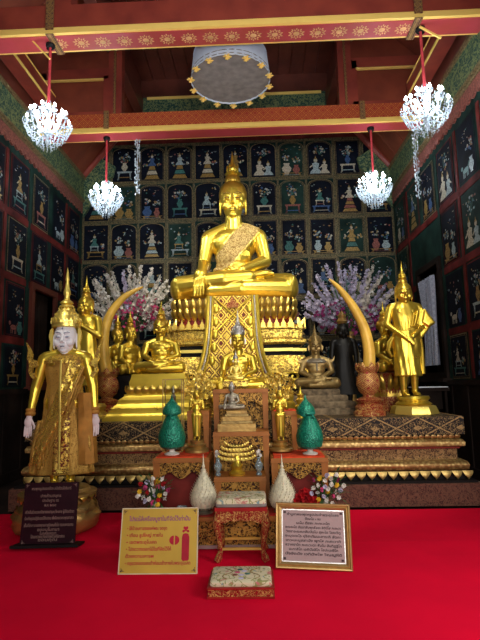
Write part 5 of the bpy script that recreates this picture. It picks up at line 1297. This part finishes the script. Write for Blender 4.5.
for i, (x, y, mt) in enumerate(((-.03, .02, 'petal_pink'), (.02, .04, 'petal_lilac'), (.045, -.01, 'w_teal'), (-.045, -.03, 'w_rose'), (.0, -.03, 'petal_lilac'), (-.01, .07, 'w_teal'), (.0, -.09, 'petal_lilac'))):
    mb = MB(); mb.ell((x, y, .106), (.022, .018, .004), 10, 5); mb.build('embroidered_flower', mt, cu)

# ------------------------------------------------------------ boards with writing
def text(s_, size, w_, x, y, mat, parent, align='CENTER', name='lettering', d=.0015):
    cu = bpy.data.curves.new(name, 'FONT'); cu.body = s_; cu.size = size; cu.align_x = align; cu.extrude = .0008; cu.resolution_u = 2; cu.offset = .0006
    o = bpy.data.objects.new(name, cu); COL.objects.link(o); dg = bpy.context.evaluated_depsgraph_get(); dg.update()
    me = bpy.data.meshes.new_from_object(o.evaluated_get(dg)); bpy.data.objects.remove(o)
    xs = [v.co.x for v in me.vertices] or [0, 1]; L = max(xs)-min(xs); f = min(1.6, max(.3, w_/L)) if w_ else 1
    for v in me.vertices:
        X_ = (v.co.x-(min(xs) if align == 'LEFT' else (min(xs)+max(xs))/2))*f; v.co = (x+X_, -d-v.co.z, y+v.co.y)
    me.materials.clear(); me.materials.append(M[mat]); return link(name, me, parent)
def board(name, label, cat, c, rot, lean, W, H, face_, frame, fw):
    """a board standing on its lower edge and leaning back; local x right, z up, front -y"""
    t = thing(name, label, cat, c, rot); t.rotation_euler = (-lean, 0, rot)
    return t
# yellow board
def corners(p0, p1, ytop, Yf):
    a, k = at(*p0, Yf); b, _ = at(*p1, Yf); return a, b, k
Yf = floor_y(158, 574, .016); a, k = at(118, 575, Yf); b, _ = at(197, 573, Yf); W = (b.x-a.x); H = 57*k/.93; ln = radians(14)
t = board('notice_board', 'mustard yellow notice board with purple and red Thai writing, leaning on the low table', 'sign', ((a.x+b.x)/2, Yf, .016), 0, ln, W, H, 0, 0, 0)
mb = MB(); mb.box(-W/2, W/2, 0, .016, 0, H); mb.build('panel', 'sign_yellow', t, smooth=False)
mb = MB(); e = .009
mb.box(-W/2-.002, W/2+.002, -.002, .018, H-e*.6, H+.002); mb.box(-W/2-.002, W/2+.002, -.002, .018, -.002, e*.5); mb.box(-W/2-.002, -W/2+e*.6, -.002, .018, 0, H); mb.box(W/2-e*.6, W/2+.002, -.002, .018, 0, H); mb.build('pale_edge', 'sign_edge', t, smooth=False)
lh = H/7.6
text('โปรดใส่เครื่องบูชาในที่จัดไว้เท่านั้น', lh*.72, W*.80, 0, H*.80, 'sign_purple', t, name='title_lettering')
LN = [('• ใช้น้ำอบทาสรงองค์พระ งดจุด', 1.0), ('• เทียน ธูปใหญ่ ภายใน', .9), ('• เขตพระอุโบสถ', .75), ('• โปรดวางดอกไม้ในที่จัดไว้ให้', 1.12), ('   ด้วยความเคารพ', .7), ('• กรุณาถอดรองเท้าก่อนเข้าภายในพระอุโบสถ', 1.6)]
for i, (s_, f) in enumerate(LN): text(s_, lh*.55, W*.52*f, -W*.42, H*(.66-.105*i), 'sign_red', t, 'LEFT')
mb = MB(); mb.loft([[(W*.345+.030*cos(a_), y, H*.42+z*1.0) for a_, z in [(0, -.10), (0, .06), (pi*.25, .085), (pi*.5, .09), (pi*.75, .085), (pi, .06), (pi, -.10), (pi*.75, -.112), (pi*.25, -.112)]] for y in (-.002, .001)])
for i in range(5): mb.prism([(W*.345+dx+.011*cos(q*pi/4), H*.42+dz+.011*sin(q*pi/4)) for q in range(8) for dx, dz in (((-.018, .105), (0, .115), (.018, .105), (-.01, .13), (.01, .13))[i],)], -.002, .001)
mb.build('bottle_symbol', 'sign_red', t, smooth=False)
mb = MB()
for sg in (-1, 1): mb.prism([(W*.20+sg*.005+sg*.036*sin(pi*q/10), H*.50+.034*cos(pi*q/10)) for q in range(11)], -.002, .001)
mb.build('tablet_symbol', 'sign_red', t, smooth=False)
def corner_marks(t, W, H, m_, s_, ins=.016):
    for sx in (-1, 1):
        for sz in (0, 1):
            mb = MB(); x = sx*(W/2-ins); z = H-ins if sz else ins; d = -1 if sz else 1
            for (u, v, r_) in ((0, 0, 1), (1.5, .2, .7), (2.8, 0, .5), (.2, 1.5, .7), (0, 2.8, .5), (1.1, 1.1, .6)):
                mb.prism([(x-sx*u*s_+r_*s_*.8*cos(q*pi/3), z+d*v*s_+r_*s_*.8*sin(q*pi/3)) for q in range(6)], -.002, .001)
            mb.build('corner_ornament', m_, t, smooth=False)
corner_marks(t, W, H, 'ink', .008, .02)

# framed plaque
Yf = floor_y(315, 570, .018); a, k = at(277, 571, Yf); b, _ = at(354, 568, Yf); W = (b.x-a.x); H = 58*k/.93
t = board('framed_plaque', 'mauve plaque of black Thai writing in a wide antique gold frame', 'sign', ((a.x+b.x)/2-.012, Yf, .018), radians(-5), radians(15), W, H, 0, 0, 0)
t.rotation_euler = (-radians(15), radians(1.2), radians(-5))
def frame(t, W, H, fw, prof, mat, name='frame'):
    mb = MB()
    for (x0, z0, x1, z1) in ((0, 0, W, 0), (W, 0, W, H), (W, H, 0, H), (0, H, 0, 0)):
        dx, dz = (x1-x0), (z1-z0); L = sqrt(dx*dx+dz*dz); dx /= L; dz /= L; nx_, nz_ = -dz, dx
        A_ = []; B_ = []
        for u, y in prof:
            A_.append((x0-W/2+(dx+nx_)*u*fw, y, z0+(dz+nz_)*u*fw)); B_.append((x1-W/2+(-dx+nx_)*u*fw, y, z1+(-dz+nz_)*u*fw))
        mb.loft([A_, B_])
    return mb.build(name, mat, t, ang=20)
frame(t, W, H, .052, [(0, .02), (0, -.004), (.12, -.016), (.3, -.014), (.45, -.006), (.62, -.012), (.8, -.008), (1, 0), (1, .02)], 'frame_gold')
mb = MB(); mb.box(-W/2+.05, W/2-.05, .002, .018, .05, H-.05); mb.build('paper', 'plaque', t, smooth=False)
mb = MB(); 
for b_ in ((-W/2+.05, W/2-.05, .05, .058), (-W/2+.05, W/2-.05, H-.058, H-.05)): mb.box(b_[0], b_[1], -.001, .004, b_[2], b_[3])
for sx in (-1, 1): mb.box(sx*(W/2-.054)-.004, sx*(W/2-.054)+.004, -.001, .004, .05, H-.05)
mb.build('inner_slip', 'silver', t, smooth=False)
TXT = ['คำบูชาพระพุทธรูปประจำพระอุโบสถ', 'ตั้งนะโม ๓ จบ', 'นะโม ตัสสะ ภะคะวะโต', 'อะระหะโต สัมมาสัมพุทธัสสะ อิติปิโส ภะคะวา', 'วิชชาจะระณะสัมปันโน สุคะโต โลกะวิทู', 'อะนุตตะโร ปุริสะทัมมะสาระถิ สัตถา', 'เทวะมะนุสสานัง พุทโธ ภะคะวาติ', 'สวากขาโต ภะคะวะตา ธัมโม สันทิฏฐิโก', 'อะกาลิโก เอหิปัสสิโก โอปะนะยิโก', 'ปัจจัตตัง เวทิตัพโพ วิญญูหีติ']
iw = W-.12; ih = H-.12
for i, s_ in enumerate(TXT): text(s_, ih/15, iw*(.86, .26, .55, .92, .9, .92, .9, .92, .8, .94)[i], 0, .06+ih*(.90-.087*i), 'ink', t, d=-.0012)
for sx in (-1, 1):
    for z in (.075, H-.075): mb = MB(); mb.box(sx*(W/2-.075)-.010, sx*(W/2-.075)+.010, -.001, .004, z-.008, z+.008); mb.build('corner_ornament', 'ink', t, smooth=False)

# dark board on a black stand
Yf = floor_y(47, 545, .03); print("YD",YD,YS,Yf); print('YD',YD,'YS',YS); a, k = at(20, 545, Yf); b, _ = at(74, 544, Yf); W = (b.x-a.x); H = 58*k/.98
t = board('notice_board', 'dark maroon board of faint Thai writing on a black stand before the crowned statue', 'sign', ((a.x+b.x)/2, Yf, .03), radians(4), 0, W, H, 0, 0, 0); t.rotation_euler = (-radians(9), 0, radians(3))
mb = MB(); mb.box(-W/2, W/2, 0, .02, .0, H); mb.build('panel', 'sign_maroon', t, smooth=False)
mb = MB(); mb.box(-W/2-.05, W/2+.06, -.10, .12, -.012, .012); mb.build('stand_foot', 'black', t, smooth=False)
TX = [('พระพุทธรูปทรงเครื่อง สมัยรัตนโกสินทร์', .74), ('ปางห้ามสมุทร', .38), ('ประดิษฐาน ณ', .30), ('พ.ศ. ๒๔๐๐', .22), ('สร้างขึ้นด้วยแรงศรัทธาของสาธุชนทั้งหลาย ผู้มีจิตศรัทธา', .9), ('ร่วมกันบูรณปฏิสังขรณ์ให้งดงาม เพื่อสืบทอดพระพุทธศาสนา', .9), ('เป็นที่สักการะของพุทธศาสนิกชนทั่วไป ตลอดกาลนาน', .9), ('ขออนุโมทนา', .4), ('ในกุศลเจตนา', .3), ('โปรดถวายความเคารพด้วยกิริยาสงบ', .62), ('ขอบคุณ', .35)]
for i, (s_, f) in enumerate(TX): text(s_, H/15, W*f, 0, H*(.88, .76, .685, .61, .50, .40, .29, .22, .16, .11, .06)[i], 'print_grey', t)
corner_marks(t, W, H, 'print_grey', .008, .02)

for o in COL.objects:
    if o.name.startswith('seated_') and o.parent is None and o is not bud: o.location.z += .009
